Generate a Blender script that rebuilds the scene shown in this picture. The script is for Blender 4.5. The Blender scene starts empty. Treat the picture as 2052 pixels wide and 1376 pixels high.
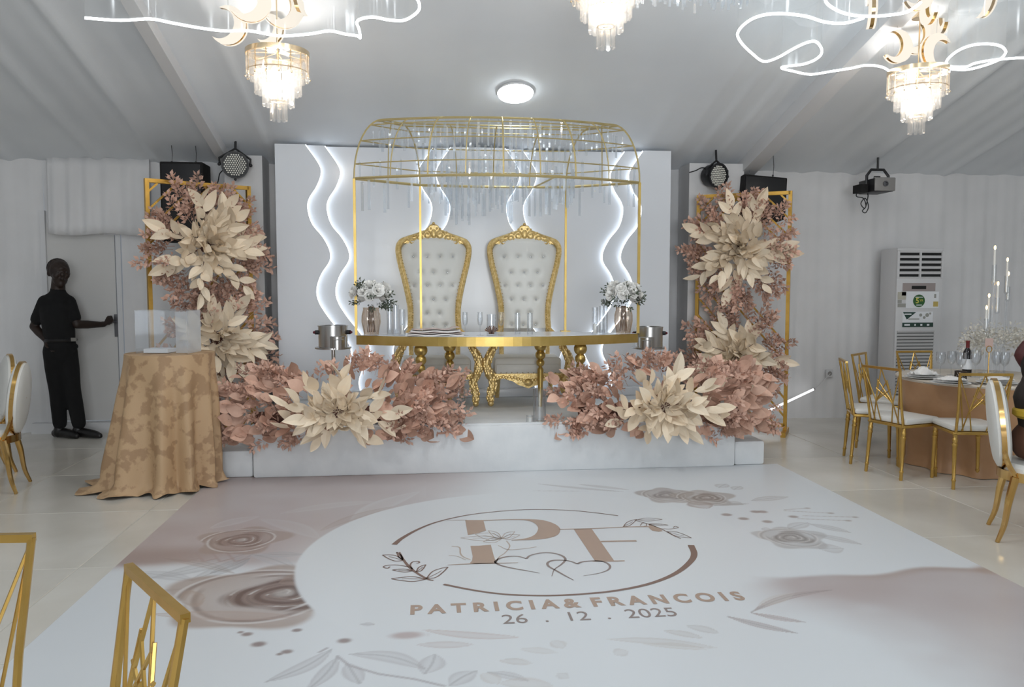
import bpy, bmesh, math, random
import numpy as np
from mathutils import Vector, Matrix
random.seed(7)
S = bpy.context.scene
COL = S.collection
PI = math.pi
# ---------------------------------------------------------------- camera
FPX, YAW, PITCH, CAMH = 1600.0, math.radians(6.2), math.atan(113/1600.0), 1.55
cam = bpy.data.objects.new('camera', bpy.data.cameras.new('camera'))
COL.objects.link(cam)
cam.location = (0, 0, CAMH)
cam.rotation_euler = (PI/2 - PITCH, 0, -YAW)
cam.data.sensor_width = 36.0
cam.data.lens = 36.0*FPX/2052.0
cam.data.clip_start = 0.05
S.camera = cam
# ---------------------------------------------------------------- world, exposure, main lights
W = bpy.data.worlds.new('world'); S.world = W; W.use_nodes = True
W.node_tree.nodes['Background'].inputs[0].default_value = (0.75, 0.85, 1.0, 1)
W.node_tree.nodes['Background'].inputs[1].default_value = 0.35
S.view_settings.view_transform = 'Standard'
S.view_settings.look = 'None'
S.view_settings.gamma = 1.0
S.view_settings.use_curve_mapping = False
S.view_settings.exposure = -0.12
S.cycles.max_bounces = 6
S.cycles.diffuse_bounces = 4
S.cycles.glossy_bounces = 3
S.cycles.transmission_bounces = 4
S.cycles.transparent_max_bounces = 18
def area(name, loc, rot, sx, sy, power, col=(1, 1, 1)):
    L = bpy.data.lights.new(name, 'AREA'); L.shape = 'RECTANGLE'; L.size = sx; L.size_y = sy
    L.energy = power; L.color = col
    o = bpy.data.objects.new(name, L); COL.objects.link(o); o.location = loc; o.rotation_euler = rot
    return o
def disc(name, loc, d, power, col=(1, 1, 1), rot=(0, 0, 0)):
    L = bpy.data.lights.new(name, 'AREA'); L.shape = 'DISK'; L.size = d; L.energy = power; L.color = col
    o = bpy.data.objects.new(name, L); COL.objects.link(o); o.location = loc; o.rotation_euler = rot
    return o
# added frontal fill light behind the camera, at the rear wall gap
area('rear_fill', (0.6, -7.3, 1.7), (PI/2, 0, 0), 5.0, 2.6, 380, (0.93, 0.97, 1.0))
# unseen fill discs added under the ceiling to brighten the hall, no fixtures
for lx, ly in ((0.8, 4.0), (0.8, 0.6), (0.8, -3.2), (-3.0, 1.5), (4.6, 1.5)):
    disc('overhead_fill', (lx, ly, 2.88 + 0.27*(8.95 - abs(ly)) - 0.22), 0.4, 32, (0.90, 0.96, 1.0))

# ---------------------------------------------------------------- pixel -> place helpers (photo frame 2052x1376)
_fw = Vector((math.sin(YAW)*math.cos(PITCH), math.cos(YAW)*math.cos(PITCH), -math.sin(PITCH)))
_rt = Vector((math.cos(YAW), -math.sin(YAW), 0)); _up = _rt.cross(_fw); _C = Vector((0, 0, CAMH))
def ray(x, y): return _fw*FPX + _rt*(x-1026) + _up*(688-y)
def atZ(x, y, z=0.0):
    d = ray(x, y); return _C + d*((z-CAMH)/d.z)
def atY(x, y, Y):
    d = ray(x, y); return _C + d*(Y/d.y)
CEIL0, CEILS, WALLY = 2.88, 0.27, 8.95
def ceil_z(Y): return CEIL0 + CEILS*(WALLY - Y) if Y > 0 else CEIL0 + CEILS*(WALLY + Y)

# ---------------------------------------------------------------- materials
MT = {}
def mat(name, col, rough=0.5, metal=0.0, emis=None, es=0.0, coat=0.0, sheen=0.0, spec=0.5):
    m = bpy.data.materials.new(name); m.use_nodes = True
    b = m.node_tree.nodes['Principled BSDF']
    b.inputs['Base Color'].default_value = (*col, 1); b.inputs['Roughness'].default_value = rough
    b.inputs['Metallic'].default_value = metal; b.inputs['Specular IOR Level'].default_value = spec
    if emis:
        b.inputs['Emission Color'].default_value = (*emis, 1); b.inputs['Emission Strength'].default_value = es
    if coat: b.inputs['Coat Weight'].default_value = coat
    if sheen: b.inputs['Sheen Weight'].default_value = sheen
    MT[name] = m
    return m
def noisy(name, c1, c2, scale=6.0, detail=4.0, rough=0.5, metal=0.0, bump=0.0, bscale=40.0, stretch=(1, 1, 1), lo=0.35, hi=0.65, objrand=0.0, sub=0.0, coat=0.0):
    m = mat(name, c1, rough, metal, coat=coat); nt = m.node_tree; b = nt.nodes['Principled BSDF']
    tc = nt.nodes.new('ShaderNodeTexCoord'); mp = nt.nodes.new('ShaderNodeMapping'); mp.inputs['Scale'].default_value = stretch
    nt.links.new(tc.outputs['Object'], mp.inputs[0])
    n = nt.nodes.new('ShaderNodeTexNoise'); n.inputs['Scale'].default_value = scale; n.inputs['Detail'].default_value = detail
    nt.links.new(mp.outputs[0], n.inputs['Vector'])
    r = nt.nodes.new('ShaderNodeValToRGB'); r.color_ramp.elements[0].position = lo; r.color_ramp.elements[1].position = hi
    r.color_ramp.elements[0].color = (*c1, 1); r.color_ramp.elements[1].color = (*c2, 1)
    nt.links.new(n.outputs[0], r.inputs[0])
    out = r.outputs[0]
    if objrand:
        oi = nt.nodes.new('ShaderNodeObjectInfo'); hs = nt.nodes.new('ShaderNodeHueSaturation')
        mr = nt.nodes.new('ShaderNodeMapRange'); mr.inputs[3].default_value = 1-objrand; mr.inputs[4].default_value = 1+objrand
        nt.links.new(oi.outputs['Random'], mr.inputs[0]); nt.links.new(mr.outputs[0], hs.inputs['Value'])
        nt.links.new(out, hs.inputs['Color']); out = hs.outputs[0]
    nt.links.new(out, b.inputs['Base Color'])
    if bump:
        n2 = nt.nodes.new('ShaderNodeTexNoise'); n2.inputs['Scale'].default_value = bscale
        nt.links.new(mp.outputs[0], n2.inputs['Vector'])
        bp = nt.nodes.new('ShaderNodeBump'); bp.inputs['Strength'].default_value = bump; bp.inputs['Distance'].default_value = 0.01
        nt.links.new(n2.outputs[0], bp.inputs['Height']); nt.links.new(bp.outputs[0], b.inputs['Normal'])
    if sub:
        b.inputs['Subsurface Weight'].default_value = sub
    return m
def thin_glass(name, tint=(1, 1, 1), base=0.06, edge=0.5, rough=0.02, diffuse=0.0, dcol=(1, 1, 1)):
    """thin clear glass or acrylic: see-through with reflections growing towards the rim"""
    m = bpy.data.materials.new(name); m.use_nodes = True; nt = m.node_tree
    for n in list(nt.nodes):
        if n.type != 'OUTPUT_MATERIAL': nt.nodes.remove(n)
    out = nt.nodes['Material Output']
    t = nt.nodes.new('ShaderNodeBsdfTransparent'); t.inputs[0].default_value = (*tint, 1)
    g = nt.nodes.new('ShaderNodeBsdfGlossy'); g.inputs['Roughness'].default_value = rough
    lw = nt.nodes.new('ShaderNodeLayerWeight'); lw.inputs[0].default_value = 0.35
    mr = nt.nodes.new('ShaderNodeMapRange'); mr.inputs[3].default_value = base; mr.inputs[4].default_value = edge
    nt.links.new(lw.outputs['Facing'], mr.inputs[0])
    mx = nt.nodes.new('ShaderNodeMixShader'); nt.links.new(mr.outputs[0], mx.inputs[0])
    nt.links.new(t.outputs[0], mx.inputs[1]); nt.links.new(g.outputs[0], mx.inputs[2])
    last = mx
    if diffuse:
        d = nt.nodes.new('ShaderNodeBsdfTranslucent'); d.inputs[0].default_value = (*dcol, 1)
        d2 = nt.nodes.new('ShaderNodeBsdfDiffuse'); d2.inputs[0].default_value = (*dcol, 1)
        ma = nt.nodes.new('ShaderNodeMixShader'); nt.links.new(d.outputs[0], ma.inputs[1]); nt.links.new(d2.outputs[0], ma.inputs[2])
        m2 = nt.nodes.new('ShaderNodeMixShader'); m2.inputs[0].default_value = diffuse
        nt.links.new(mx.outputs[0], m2.inputs[1]); nt.links.new(ma.outputs[0], m2.inputs[2]); last = m2
    nt.links.new(last.outputs[0], out.inputs[0]); MT[name] = m
    return m
def glow(name, col, st):
    m = bpy.data.materials.new(name); m.use_nodes = True; nt = m.node_tree
    for n in list(nt.nodes):
        if n.type != 'OUTPUT_MATERIAL': nt.nodes.remove(n)
    e = nt.nodes.new('ShaderNodeEmission'); e.inputs[0].default_value = (*col, 1); e.inputs[1].default_value = st
    nt.links.new(e.outputs[0], nt.nodes['Material Output'].inputs[0]); MT[name] = m
    return m

noisy('wall_cloth', (0.72, 0.715, 0.72), (0.77, 0.765, 0.77), 2.0, rough=0.85, bump=0.06, bscale=180)
noisy('ceiling_cloth', (0.78, 0.81, 0.845), (0.82, 0.85, 0.88), 1.2, rough=0.75, bump=0.04, bscale=90)
noisy('tile', (0.61, 0.575, 0.51), (0.69, 0.66, 0.60), 1.6, 6, rough=0.22, objrand=0.04)
mat('grout', (0.34, 0.33, 0.30), 0.8)
mat('door_paint', (0.66, 0.65, 0.635), 0.5)
mat('trim_white', (0.70, 0.70, 0.71), 0.6)
noisy('stage_cloth', (0.70, 0.72, 0.735), (0.76, 0.775, 0.785), 5, rough=0.55, bump=0.15, bscale=14)
mat('backdrop_gloss', (0.76, 0.785, 0.83), 0.2)
noisy('gold_frame', (0.52, 0.30, 0.055), (0.60, 0.36, 0.08), 12, rough=0.38, metal=0.75)
noisy('gold_rim', (0.55, 0.38, 0.11), (0.62, 0.44, 0.15), 9, rough=0.33, metal=0.85)
noisy('gold_cage', (0.60, 0.49, 0.23), (0.66, 0.54, 0.28), 9, rough=0.4, metal=0.75)
noisy('gold_throne', (0.66, 0.45, 0.15), (0.88, 0.67, 0.32), 45, rough=0.34, metal=0.55, bump=0.25, bscale=90)
noisy('gold_chair', (0.56, 0.35, 0.09), (0.62, 0.40, 0.12), 14, rough=0.3, metal=0.85)
noisy('gold_mirror', (0.62, 0.38, 0.12), (0.70, 0.45, 0.18), 5, rough=0.14, metal=1.0)
noisy('gold_pale', (0.80, 0.62, 0.40), (0.88, 0.72, 0.50), 8, rough=0.25, metal=0.9)
mat('leather_white', (0.74, 0.735, 0.70), 0.42)
mat('seat_white', (0.76, 0.75, 0.72), 0.5)
mat('stud', (0.42, 0.32, 0.14), 0.3, 0.9)
mat('diamond_button', (0.65, 0.66, 0.68), 0.08, 0.9)
mat('steel', (0.50, 0.49, 0.48), 0.28, 1.0)
mat('dark_steel', (0.16, 0.16, 0.17), 0.35, 0.9)
mat('black_plastic', (0.012, 0.012, 0.014), 0.45)
mat('black_soft', (0.008, 0.007, 0.007), 0.85)
mat('grey_plastic', (0.30, 0.29, 0.28), 0.4, 0.2)
mat('white_plastic', (0.66, 0.66, 0.67), 0.35)
mat('black_dark', (0.004, 0.004, 0.004), 0.6)
mat('paper', (0.82, 0.84, 0.87), 0.7)
mat('porcelain', (0.80, 0.79, 0.77), 0.15)
mat('wax', (0.85, 0.83, 0.78), 0.4)
mat('lens', (0.9, 0.88, 0.80), 0.15, spec=0.8)
thin_glass('glass', (0.97, 0.98, 0.99), 0.05, 0.55)
thin_glass('crystal', (0.93, 0.96, 0.99), 0.12, 0.65, 0.04, diffuse=0.16)
thin_glass('chandelier_crystal', (1.0, 0.985, 0.965), 0.14, 0.6, 0.05, diffuse=0.05)
thin_glass('amber_glass', (0.96, 0.91, 0.86), 0.08, 0.5, 0.03)
thin_glass('acrylic', (0.98, 0.99, 1.0), 0.04, 0.35, 0.03, diffuse=0.04)
thin_glass('drape_acrylic', (0.985, 0.995, 1.0), 0.02, 0.22, 0.12, diffuse=0.10)
glow('led_strip', (0.84, 0.92, 1.0), 5.5)
glow('led_drape', (0.88, 0.96, 1.0), 9.0)
glow('lamp_diffuser', (0.88, 0.95, 1.0), 16.0)
glow('bulb_warm', (1.0, 0.95, 0.88), 12.0)
glow('moon_face', (1.0, 0.91, 0.78), 1.12)
glow('flame', (1.0, 0.62, 0.22), 12.0)
glow('led_tube', (0.95, 0.97, 1.0), 2.4)

# ---------------------------------------------------------------- mesh helpers
def frame_of(d):
    d = Vector(d).normalized()
    a = Vector((0, 0, 1)) if abs(d.z) < 0.95 else Vector((1, 0, 0))
    u = a.cross(d).normalized(); return u, d.cross(u).normalized(), d
class MB:
    def __init__(s): s.v = []; s.f = []; s.m = []
    def add(s, vs, fs, mi=0):
        b = len(s.v); s.v += [tuple(p) for p in vs]; s.f += [tuple(b+i for i in f) for f in fs]; s.m += [mi]*len(fs); return s
    def box(s, c, d, rot=None, mi=0):
        hx, hy, hz = d[0]/2, d[1]/2, d[2]/2
        vs = [Vector((x, y, z)) for x in (-hx, hx) for y in (-hy, hy) for z in (-hz, hz)]
        if rot is not None: vs = [rot @ p for p in vs]
        c = Vector(c)
        return s.add([p+c for p in vs], [(0, 1, 3, 2), (4, 6, 7, 5), (0, 4, 5, 1), (2, 3, 7, 6), (0, 2, 6, 4), (1, 5, 7, 3)], mi)
    def bar(s, a, b, w, t=None, upv=None, mi=0):
        """rectangular bar from a to b; w across, t along the other axis"""
        a, b = Vector(a), Vector(b); t = t or w; d = (b-a).normalized()
        if upv is None: u, v, _ = frame_of(d)
        else:
            v = Vector(upv); u = v.cross(d).normalized(); v = d.cross(u)
        vs = []
        for p in (a, b):
            for i, j in ((-1, -1), (1, -1), (1, 1), (-1, 1)): vs.append(p + u*(w/2*i) + v*(t/2*j))
        return s.add(vs, [(3, 2, 1, 0), (4, 5, 6, 7), (0, 1, 5, 4), (1, 2, 6, 5), (2, 3, 7, 6), (3, 0, 4, 7)], mi)
    def tube(s, pts, r, n=8, closed=False, caps=True, mi=0, flat=1.0):
        pts = [Vector(p) for p in pts]; N = len(pts)
        rs = r if isinstance(r, (list, tuple)) else [r]*N
        vs = []; prev = None
        for i, p in enumerate(pts):
            if closed: d = pts[(i+1) % N] - pts[i-1]
            else: d = pts[min(i+1, N-1)] - pts[max(i-1, 0)]
            if d.length < 1e-9: d = Vector((0, 0, 1))
            d.normalize()
            if prev is None: u, v, _ = frame_of(d)
            else:
                u = prev - d*prev.dot(d)
                if u.length < 1e-6: u, v, _ = frame_of(d)
                u.normalize(); v = d.cross(u)
            prev = u
            for k in range(n):
                a = 2*PI*k/n; vs.append(p + u*(rs[i]*math.cos(a)) + v*(rs[i]*math.sin(a)*flat))
        fs = []
        for i in range(N if closed else N-1):
            j = (i+1) % N
            for k in range(n):
                k2 = (k+1) % n; fs.append((i*n+k, i*n+k2, j*n+k2, j*n+k))
        if caps and not closed:
            fs.append(tuple(range(n-1, -1, -1))); fs.append(tuple((N-1)*n+k for k in range(n)))
        return s.add(vs, fs, mi)
    def lathe(s, prof, n=20, c=(0, 0, 0), mi=0, caps=True, sx=1, sy=1):
        c = Vector(c); vs = []
        for r, z in prof:
            for k in range(n):
                a = 2*PI*k/n; vs.append(c + Vector((r*math.cos(a)*sx, r*math.sin(a)*sy, z)))
        fs = []
        for i in range(len(prof)-1):
            for k in range(n):
                k2 = (k+1) % n; fs.append((i*n+k, i*n+k2, (i+1)*n+k2, (i+1)*n+k))
        if caps:
            if prof[0][0] > 1e-5: fs.append(tuple(range(n-1, -1, -1)))
            if prof[-1][0] > 1e-5: fs.append(tuple((len(prof)-1)*n+k for k in range(n)))
        return s.add(vs, fs, mi)
    def ball(s, c, r, n=10, m=6, mi=0, sc=(1, 1, 1)):
        c = Vector(c); vs = [c + Vector((0, 0, -r*sc[2]))]
        for i in range(1, m):
            t = PI*i/m - PI/2
            for k in range(n):
                a = 2*PI*k/n
                vs.append(c + Vector((r*math.cos(t)*math.cos(a)*sc[0], r*math.cos(t)*math.sin(a)*sc[1], r*math.sin(t)*sc[2])))
        vs.append(c + Vector((0, 0, r*sc[2]))); fs = []
        for k in range(n): fs.append((0, 1+(k+1) % n, 1+k))
        for i in range(m-2):
            for k in range(n):
                k2 = (k+1) % n; a = 1+i*n; b = a+n; fs.append((a+k, a+k2, b+k2, b+k))
        e = len(vs)-1; a = 1+(m-2)*n
        for k in range(n): fs.append((a+k, a+(k+1) % n, e))
        return s.add(vs, fs, mi)
    def prism(s, outline, t, M=None, mi=0):
        """outline in local xz (list of (x,z)), extruded along y from -t/2 to t/2, then moved by matrix M"""
        n = len(outline)
        vs = [Vector((x, -t/2, z)) for x, z in outline] + [Vector((x, t/2, z)) for x, z in outline]
        if M is not None: vs = [M @ p for p in vs]
        fs = [tuple(range(n)), tuple(range(2*n-1, n-1, -1))]
        for i in range(n):
            j = (i+1) % n; fs.append((j, i, n+i, n+j))
        return s.add(vs, fs, mi)
    def grid(s, P, mi=0, closed_u=False):
        """P[i][j] rows of points"""
        nr, nc = len(P), len(P[0]); vs = [p for r in P for p in r]; fs = []
        for i in range(nr-1):
            for j in range(nc if closed_u else nc-1):
                j2 = (j+1) % nc; fs.append((i*nc+j, i*nc+j2, (i+1)*nc+j2, (i+1)*nc+j))
        return s.add(vs, fs, mi)
    def mesh(s, name, mats, smooth=True):
        me = bpy.data.meshes.new(name); me.from_pydata(s.v, [], s.f)
        if not isinstance(mats, (list, tuple)): mats = [mats]
        for m in mats: me.materials.append(MT[m])
        if len(mats) > 1: me.polygons.foreach_set('material_index', s.m)
        if smooth:
            me.polygons.foreach_set('use_smooth', [True]*len(me.polygons)); me.set_sharp_from_angle(angle=math.radians(38))
        me.update(); return me
    def build(s, name, mats, parent=None, smooth=True, loc=None):
        o = bpy.data.objects.new(name, s.mesh(name, mats, smooth)); COL.objects.link(o)
        if parent: o.parent = parent
        if loc is not None: o.location = loc
        return o
def tag(o, label=None, cat=None, group=None, kind=None):
    if label: o['label'] = label
    if cat: o['category'] = cat
    if group: o['group'] = group
    if kind: o['kind'] = kind
    return o
def thing(name, label, cat, loc=(0, 0, 0), rz=0.0, group=None):
    o = bpy.data.objects.new(name, None); COL.objects.link(o); o.empty_display_size = 0.1
    o.location = loc; o.rotation_euler = (0, 0, rz); return tag(o, label, cat, group)
def inst(name, me, parent=None, loc=(0, 0, 0), rot=None, scale=None, M=None):
    o = bpy.data.objects.new(name, me); COL.objects.link(o)
    if parent: o.parent = parent
    if M is not None: o.matrix_local = M
    else:
        o.location = loc
        if rot: o.rotation_euler = rot
        if scale: o.scale = scale if isinstance(scale, (tuple, list)) else (scale,)*3
    return o
def copy_tree(o, parent=None):
    c = o.copy(); COL.objects.link(c); c.parent = parent
    for ch in list(o.children): copy_tree(ch, c)
    return c
def dup(o, loc, rz, label, group=None):
    c = copy_tree(o); c.location = loc; c.rotation_euler = (0, 0, rz); tag(c, label, None, group); return c
def smooth_pts(pts, n=6, closed=False):
    """Catmull-Rom through points"""
    P = [Vector(p) for p in pts]; N = len(P); out = []
    for i in range(N if closed else N-1):
        p0 = P[(i-1) % N] if (closed or i > 0) else P[0]*2-P[1]
        p1 = P[i]; p2 = P[(i+1) % N]
        p3 = P[(i+2) % N] if (closed or i+2 < N) else P[-1]*2-P[-2]
        for k in range(n):
            t = k/n
            out.append(0.5*((2*p1)+(p2-p0)*t+(2*p0-5*p1+4*p2-p3)*t*t+(3*p1-p0-3*p2+p3)*t**3))
    if not closed: out.append(P[-1])
    return out
def V(*a): return Vector(a)
# ================================================================ SETTING
def struct(o): o['kind'] = 'structure'; return o
XL, XR, YR = -7.6, 9.2, -7.5
# floor: grout bed and single tiles, left open where the carpet and stage cover it
fl = struct(MB().box((0.8, 0.7, -0.03), (XR-XL, 17.0, 0.05)).build('floor', 'grout', smooth=False))
def tile_mesh(w, d):
    b = 0.004; m = MB(); z0, z1 = -0.006, 0.0
    vs = [(-w/2, -d/2, z0), (w/2, -d/2, z0), (w/2, d/2, z0), (-w/2, d/2, z0)] + [(sx*(w/2-b), sy*(d/2-b), z1) for sx, sy in ((-1, -1), (1, -1), (1, 1), (-1, 1))]
    m.add(vs, [(4, 5, 6, 7), (0, 1, 5, 4), (1, 2, 6, 5), (2, 3, 7, 6), (3, 0, 4, 7)]); return m.mesh('tile', 'tile', False)
TW = 1.15
tm = tile_mesh(TW-0.003, TW-0.003)
for i in range(-5, 10):
    for j in range(-8, 4):
        x = -1.92 + TW*(i+0.5); y = 5.70 + TW*(j+0.5)
        if x < XL-0.5 or x > XR+0.5: continue
        if -1.5 < x < 2.8 and y > -2: 
            if x-TW/2 > -1.70 and x+TW/2 < 3.03: continue
        inst('tile', tm, fl, (x, y, 0))
# back wall of hanging cloth with a door opening
dx0, dx1 = atY(99, 700, 8.95).x, atY(246, 700, 8.95).x
def pleat(x): return 0.010*math.sin(x*21+1.3*math.sin(x*3.1)) + 0.006*math.sin(x*47+2*math.sin(x*1.7)) + 0.012*math.sin(x*5.3)
def cloth_wall(m, x0, x1, z0, z1, Y, step=0.03, extra=0.0):
    n = max(2, int((x1-x0)/step)); P = []
    for k in range(7):
        t = k/6; z = z0+(z1-z0)*t
        P.append([V(x0+(x1-x0)*i/n, Y - pleat(x0+(x1-x0)*i/n)*(0.75+0.25*math.sin(5*t)) - extra*(1-t), z) for i in range(n+1)])
    m.grid(P)
m = MB()
cloth_wall(m, XL, dx0, 0, 2.95, 8.95); cloth_wall(m, dx1+0.03, XR, 0, 2.95, 8.95); cloth_wall(m, dx0, dx1+0.03, 2.1, 2.95, 8.95)
struct(m.build('wall_back', 'wall_cloth'))
m = MB(); P = [[V(XL, YR+(8.95-YR)*i/300 , z) + V(pleat(YR+(8.95-YR)*i/300), 0, 0) for i in range(301)] for z in (0, 3, 6)]
m.grid(P); struct(m.build('wall_left', 'wall_cloth'))
m = MB(); P = [[V(XR, YR+(8.95-YR)*i/300 , z) + V(pleat(YR+(8.95-YR)*i/300), 0, 0) for i in range(301)] for z in (0, 3, 6)]
m.grid(P); struct(m.build('wall_right', 'wall_cloth'))
m = MB(); m.box((-5.0, YR, 2.5), (5.6, 0.05, 5)); m.box((6.2, YR, 2.5), (5.6, 0.05, 5)); m.box((0.6, YR, 4.2), (5.6, 0.05, 2.2))
struct(m.build('wall_front', 'wall_cloth', smooth=False))
# draped sloping ceiling, folds running up the slope
def cfold(x):
    s = 0.005*math.sin(x*24+1.5*math.sin(x*2.3)) + 0.010*math.sin(x*9.1+math.sin(x*1.1)*2)
    for c, a, w in ((-2.75, 0.05, 0.06), (-3.4, 0.03, 0.06), (-4.3, 0.035, 0.06), (-1.6, 0.02, 0.05), (4.35, 0.02, 0.06), (5.0, 0.045, 0.07), (6.1, 0.04, 0.06), (2.95, 0.025, 0.05), (2.7, 0.018, 0.05), (3.2, 0.02, 0.04)):
        s -= a*math.exp(-((x-c)/w)**2)
    return s*(0.45 if -1.5 < x < 2.6 else 1.0)
m = MB(); n = 560; rows = []
for Y in (9.0, 8.7, 8.2, 7, 5, 2.5, 0, -2.5, -5, -7.6):
    f = 0.55 if Y > 8.8 else 1.0
    rows.append([V(XL+(XR-XL)*i/n, Y, ceil_z(Y)+cfold(XL+(XR-XL)*i/n)*f) for i in range(n+1)])
m.grid(rows); struct(m.build('ceiling', 'ceiling_cloth'))
# wrapped roof beams and the posts they land on
def beam(i, x, w, d):
    m = MB(); a = V(x, 8.93, ceil_z(8.93)-d/2); b = V(x, 0.3, ceil_z(0.3)-d/2)
    m.bar(a, b, w, d, upv=(0, 0, 1)); struct(m.build('trim_%d' % i, 'trim_white', smooth=False))
beam(1, -2.06, 0.10, 0.12); beam(2, 3.57, 0.17, 0.16)
for i, x0, x1 in ((3, -2.04, -1.66), (4, 2.88, 3.5)):
    m = MB(); m.box(((x0+x1)/2, 8.75, 1.45), (x1-x0, 0.36, 2.9)); struct(m.build('trim_%d' % i, 'wall_cloth', smooth=False))
# the door, its sill and handle
d0, d1 = dx0, dx1
dr = struct(MB().box(((d0+d1)/2-0.02, 8.975, 1.17), (d1-d0-0.06, 0.045, 2.10)).build('door_1', 'door_paint', smooth=False))
tag(MB().box((d1-0.005, 8.96, 1.2), (0.05, 0.07, 2.3)).build('door_frame', 'trim_white', dr, False))
MB().box((d0-0.01, 8.96, 1.2), (0.05, 0.07, 2.3)).build('door_frame', 'trim_white', dr, False)
hp = atY(233, 652, 8.94)
tag(MB().box((hp.x, 8.945, hp.z), (0.04, 0.012, 0.24)).build('handle_plate', 'dark_steel', dr, False))
MB().tube([(hp.x, 8.94, hp.z+0.04), (hp.x, 8.885, hp.z+0.04), (hp.x-0.02, 8.87, hp.z+0.04), (hp.x-0.12, 8.868, hp.z+0.038)], 0.010, 8).build('door_handle', 'dark_steel', dr)
s0, s1 = atY(62, 850, 8.85).x, d1+0.4
struct(MB().box(((s0+s1)/2, 8.91, 0.055), (s1-s0, 0.12, 0.11)).build('trim_5', 'trim_white', smooth=False))
# pelmet curtain over the door
v0, v1 = atY(92, 400, 8.86).x, atY(300, 400, 8.86).x
m = MB(); P = []
for k in range(9):
    t = k/8
    row = []
    for i in range(71):
        x = v0+(v1-v0)*i/70; zb = 2.10 + 0.012*math.sin(x*9) 
        z = zb + (2.90-zb)*t
        row.append(V(x, 8.86 - 0.018*math.sin(x*34+math.sin(x*5))*(1-0.4*t) + 0.03*t, z))
    P.append(row)
m.grid(P); vb = m.build('door_pelmet', 'wall_cloth'); sd = vb.modifiers.new('thick', 'SOLIDIFY'); sd.thickness = 0.006
tag(vb, 'pleated white cloth pelmet hanging above the white door', 'curtain')
# wall socket right of the stage
so = atY(1662, 748, 8.92); t = thing('wall_socket', 'small white wall socket on the pleated right wall near the floor', 'socket', so)
MB().box((0, 0, 0), (0.085, 0.02, 0.085)).build('plate', 'white_plastic', t, False)
MB().lathe([(0.026, 0), (0.026, 0.004), (0.02, 0.004), (0.018, 0.001), (0.0, 0.001)], 14).build('outlet', 'grey_plastic', t).matrix_local = Matrix.Translation((0, -0.011, 0)) @ Matrix.Rotation(PI/2, 4, 'X')

# ================================================================ STAGE
st = thing('stage', 'low white cloth covered stage platform under the couple\'s table', 'stage', (0.63, 6.58, 0))
def soft_box(m, x0, x1, y0, y1, z0, z1, b=0.02):
    bm = bmesh.new(); bmesh.ops.create_cube(bm, size=1)
    bmesh.ops.scale(bm, vec=(x1-x0, y1-y0, z1-z0), verts=bm.verts); bmesh.ops.translate(bm, vec=((x0+x1)/2, (y0+y1)/2, (z0+z1)/2), verts=bm.verts)
    bmesh.ops.bevel(bm, geom=list(bm.edges), offset=b, segments=2, affect='EDGES', profile=0.5)
    m.add([v.co.copy() for v in bm.verts], [[v.index for v in f.verts] for f in bm.faces]); bm.free(); return m
soft_box(MB(), -2.03, 2.03, 0, 1.95, 0, 0.40).build('platform', 'stage_cloth', st)
soft_box(MB(), -2.32, -2.035, 0.03, 1.5, 0, 0.225, 0.025).build('side_step', 'stage_cloth', st)
soft_box(MB(), 2.035, 2.31, 0.03, 1.5, 0, 0.215, 0.025).build('side_step', 'stage_cloth', st)
soft_box(MB(), -2.0, 2.0, 0.02, 0.05, 0.36, 0.415, 0.008).build('front_edging', 'stage_cloth', st)

# ================================================================ BACKDROP with wavy back-lit layers
bd = thing('stage_backdrop', 'tall glossy white backdrop with wavy layered panels edged in white light', 'backdrop', (0.56, 8.42, 0.4))
bx0, bx1, bz0, bz1 = -1.49, 2.60, 0.4, 2.985
wave_px = [(611, 289), (638, 327), (644, 347), (635, 374), (620, 398), (617, 419), (626, 449), (647, 475), (661, 502), (661, 523), (644, 550), (635, 580), (640, 606), (659, 636), (680, 662), (700, 690), (703, 712), (690, 740), (682, 768), (690, 800)]
wp = [atY(x, y, 8.38) for x, y in wave_px]
wp = smooth_pts(wp, 6)
WZ = np.array([p.z for p in wp])[::-1]; WX = np.array([p.x for p in wp])[::-1]
def wave(z): return float(np.interp(z, WZ, WX))
ZS = [bz0+(bz1-bz0)*i/90 for i in range(91)]
off = 0.185; xc = atY(958, 430, 8.38).x; c420 = atY(617, 419, 8.38).x; cl = atY(866, 419, 8.38).x
eL1 = lambda z: wave(z)
eL2 = lambda z: wave(z)+off
eC1 = lambda z: cl-(wave(z)-c420)           # outer left edge of centre stack
eC2 = lambda z: eC1(z)+off
mirR = lambda f: (lambda z: 2*xc-f(z))
xm = (bx0+bx1)/2
mirM = lambda f: (lambda z: 2*(xm)-f(z))
def wavy_panel(name, fl_, fr_, y0, th=0.02):
    m = MB(); F = []; B = []
    for z in ZS:
        a, b = fl_(z)-0.56, fr_(z)-0.56
        F.append([V(a, y0-8.42, z-0.4), V(b, y0-8.42, z-0.4)]); B.append([V(b, y0+th-8.42, z-0.4), V(a, y0+th-8.42, z-0.4)])
    rows = [f+b for f, b in zip(F, B)]
    m.grid(rows, closed_u=True)
    n = len(rows); m.f.append((3, 2, 1, 0)); m.f.append(tuple((n-1)*4+k for k in range(4))); m.m += [0, 0]
    return m.build(name, 'backdrop_gloss', bd)
def strip(f, y, sgn):
    m = MB(); m.tube([V(f(z)-0.56+sgn*0.003, y-8.42, z-0.4) for z in ZS], 0.0055, 6); m.build('light_strip', 'led_strip', bd)
cst = lambda v: (lambda z: v)
MB().box((xm-0.56, 0.06, (bz1-bz0)/2), (bx1-bx0, 0.04, bz1-bz0)).build('base_panel', 'backdrop_gloss', bd, False)
wavy_panel('wavy_panel', cst(bx0), eL2, 8.40); strip(eL2, 8.428, 1)
wavy_panel('wavy_panel', cst(bx0), eL1, 8.34); strip(eL1, 8.368, 1)
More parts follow.
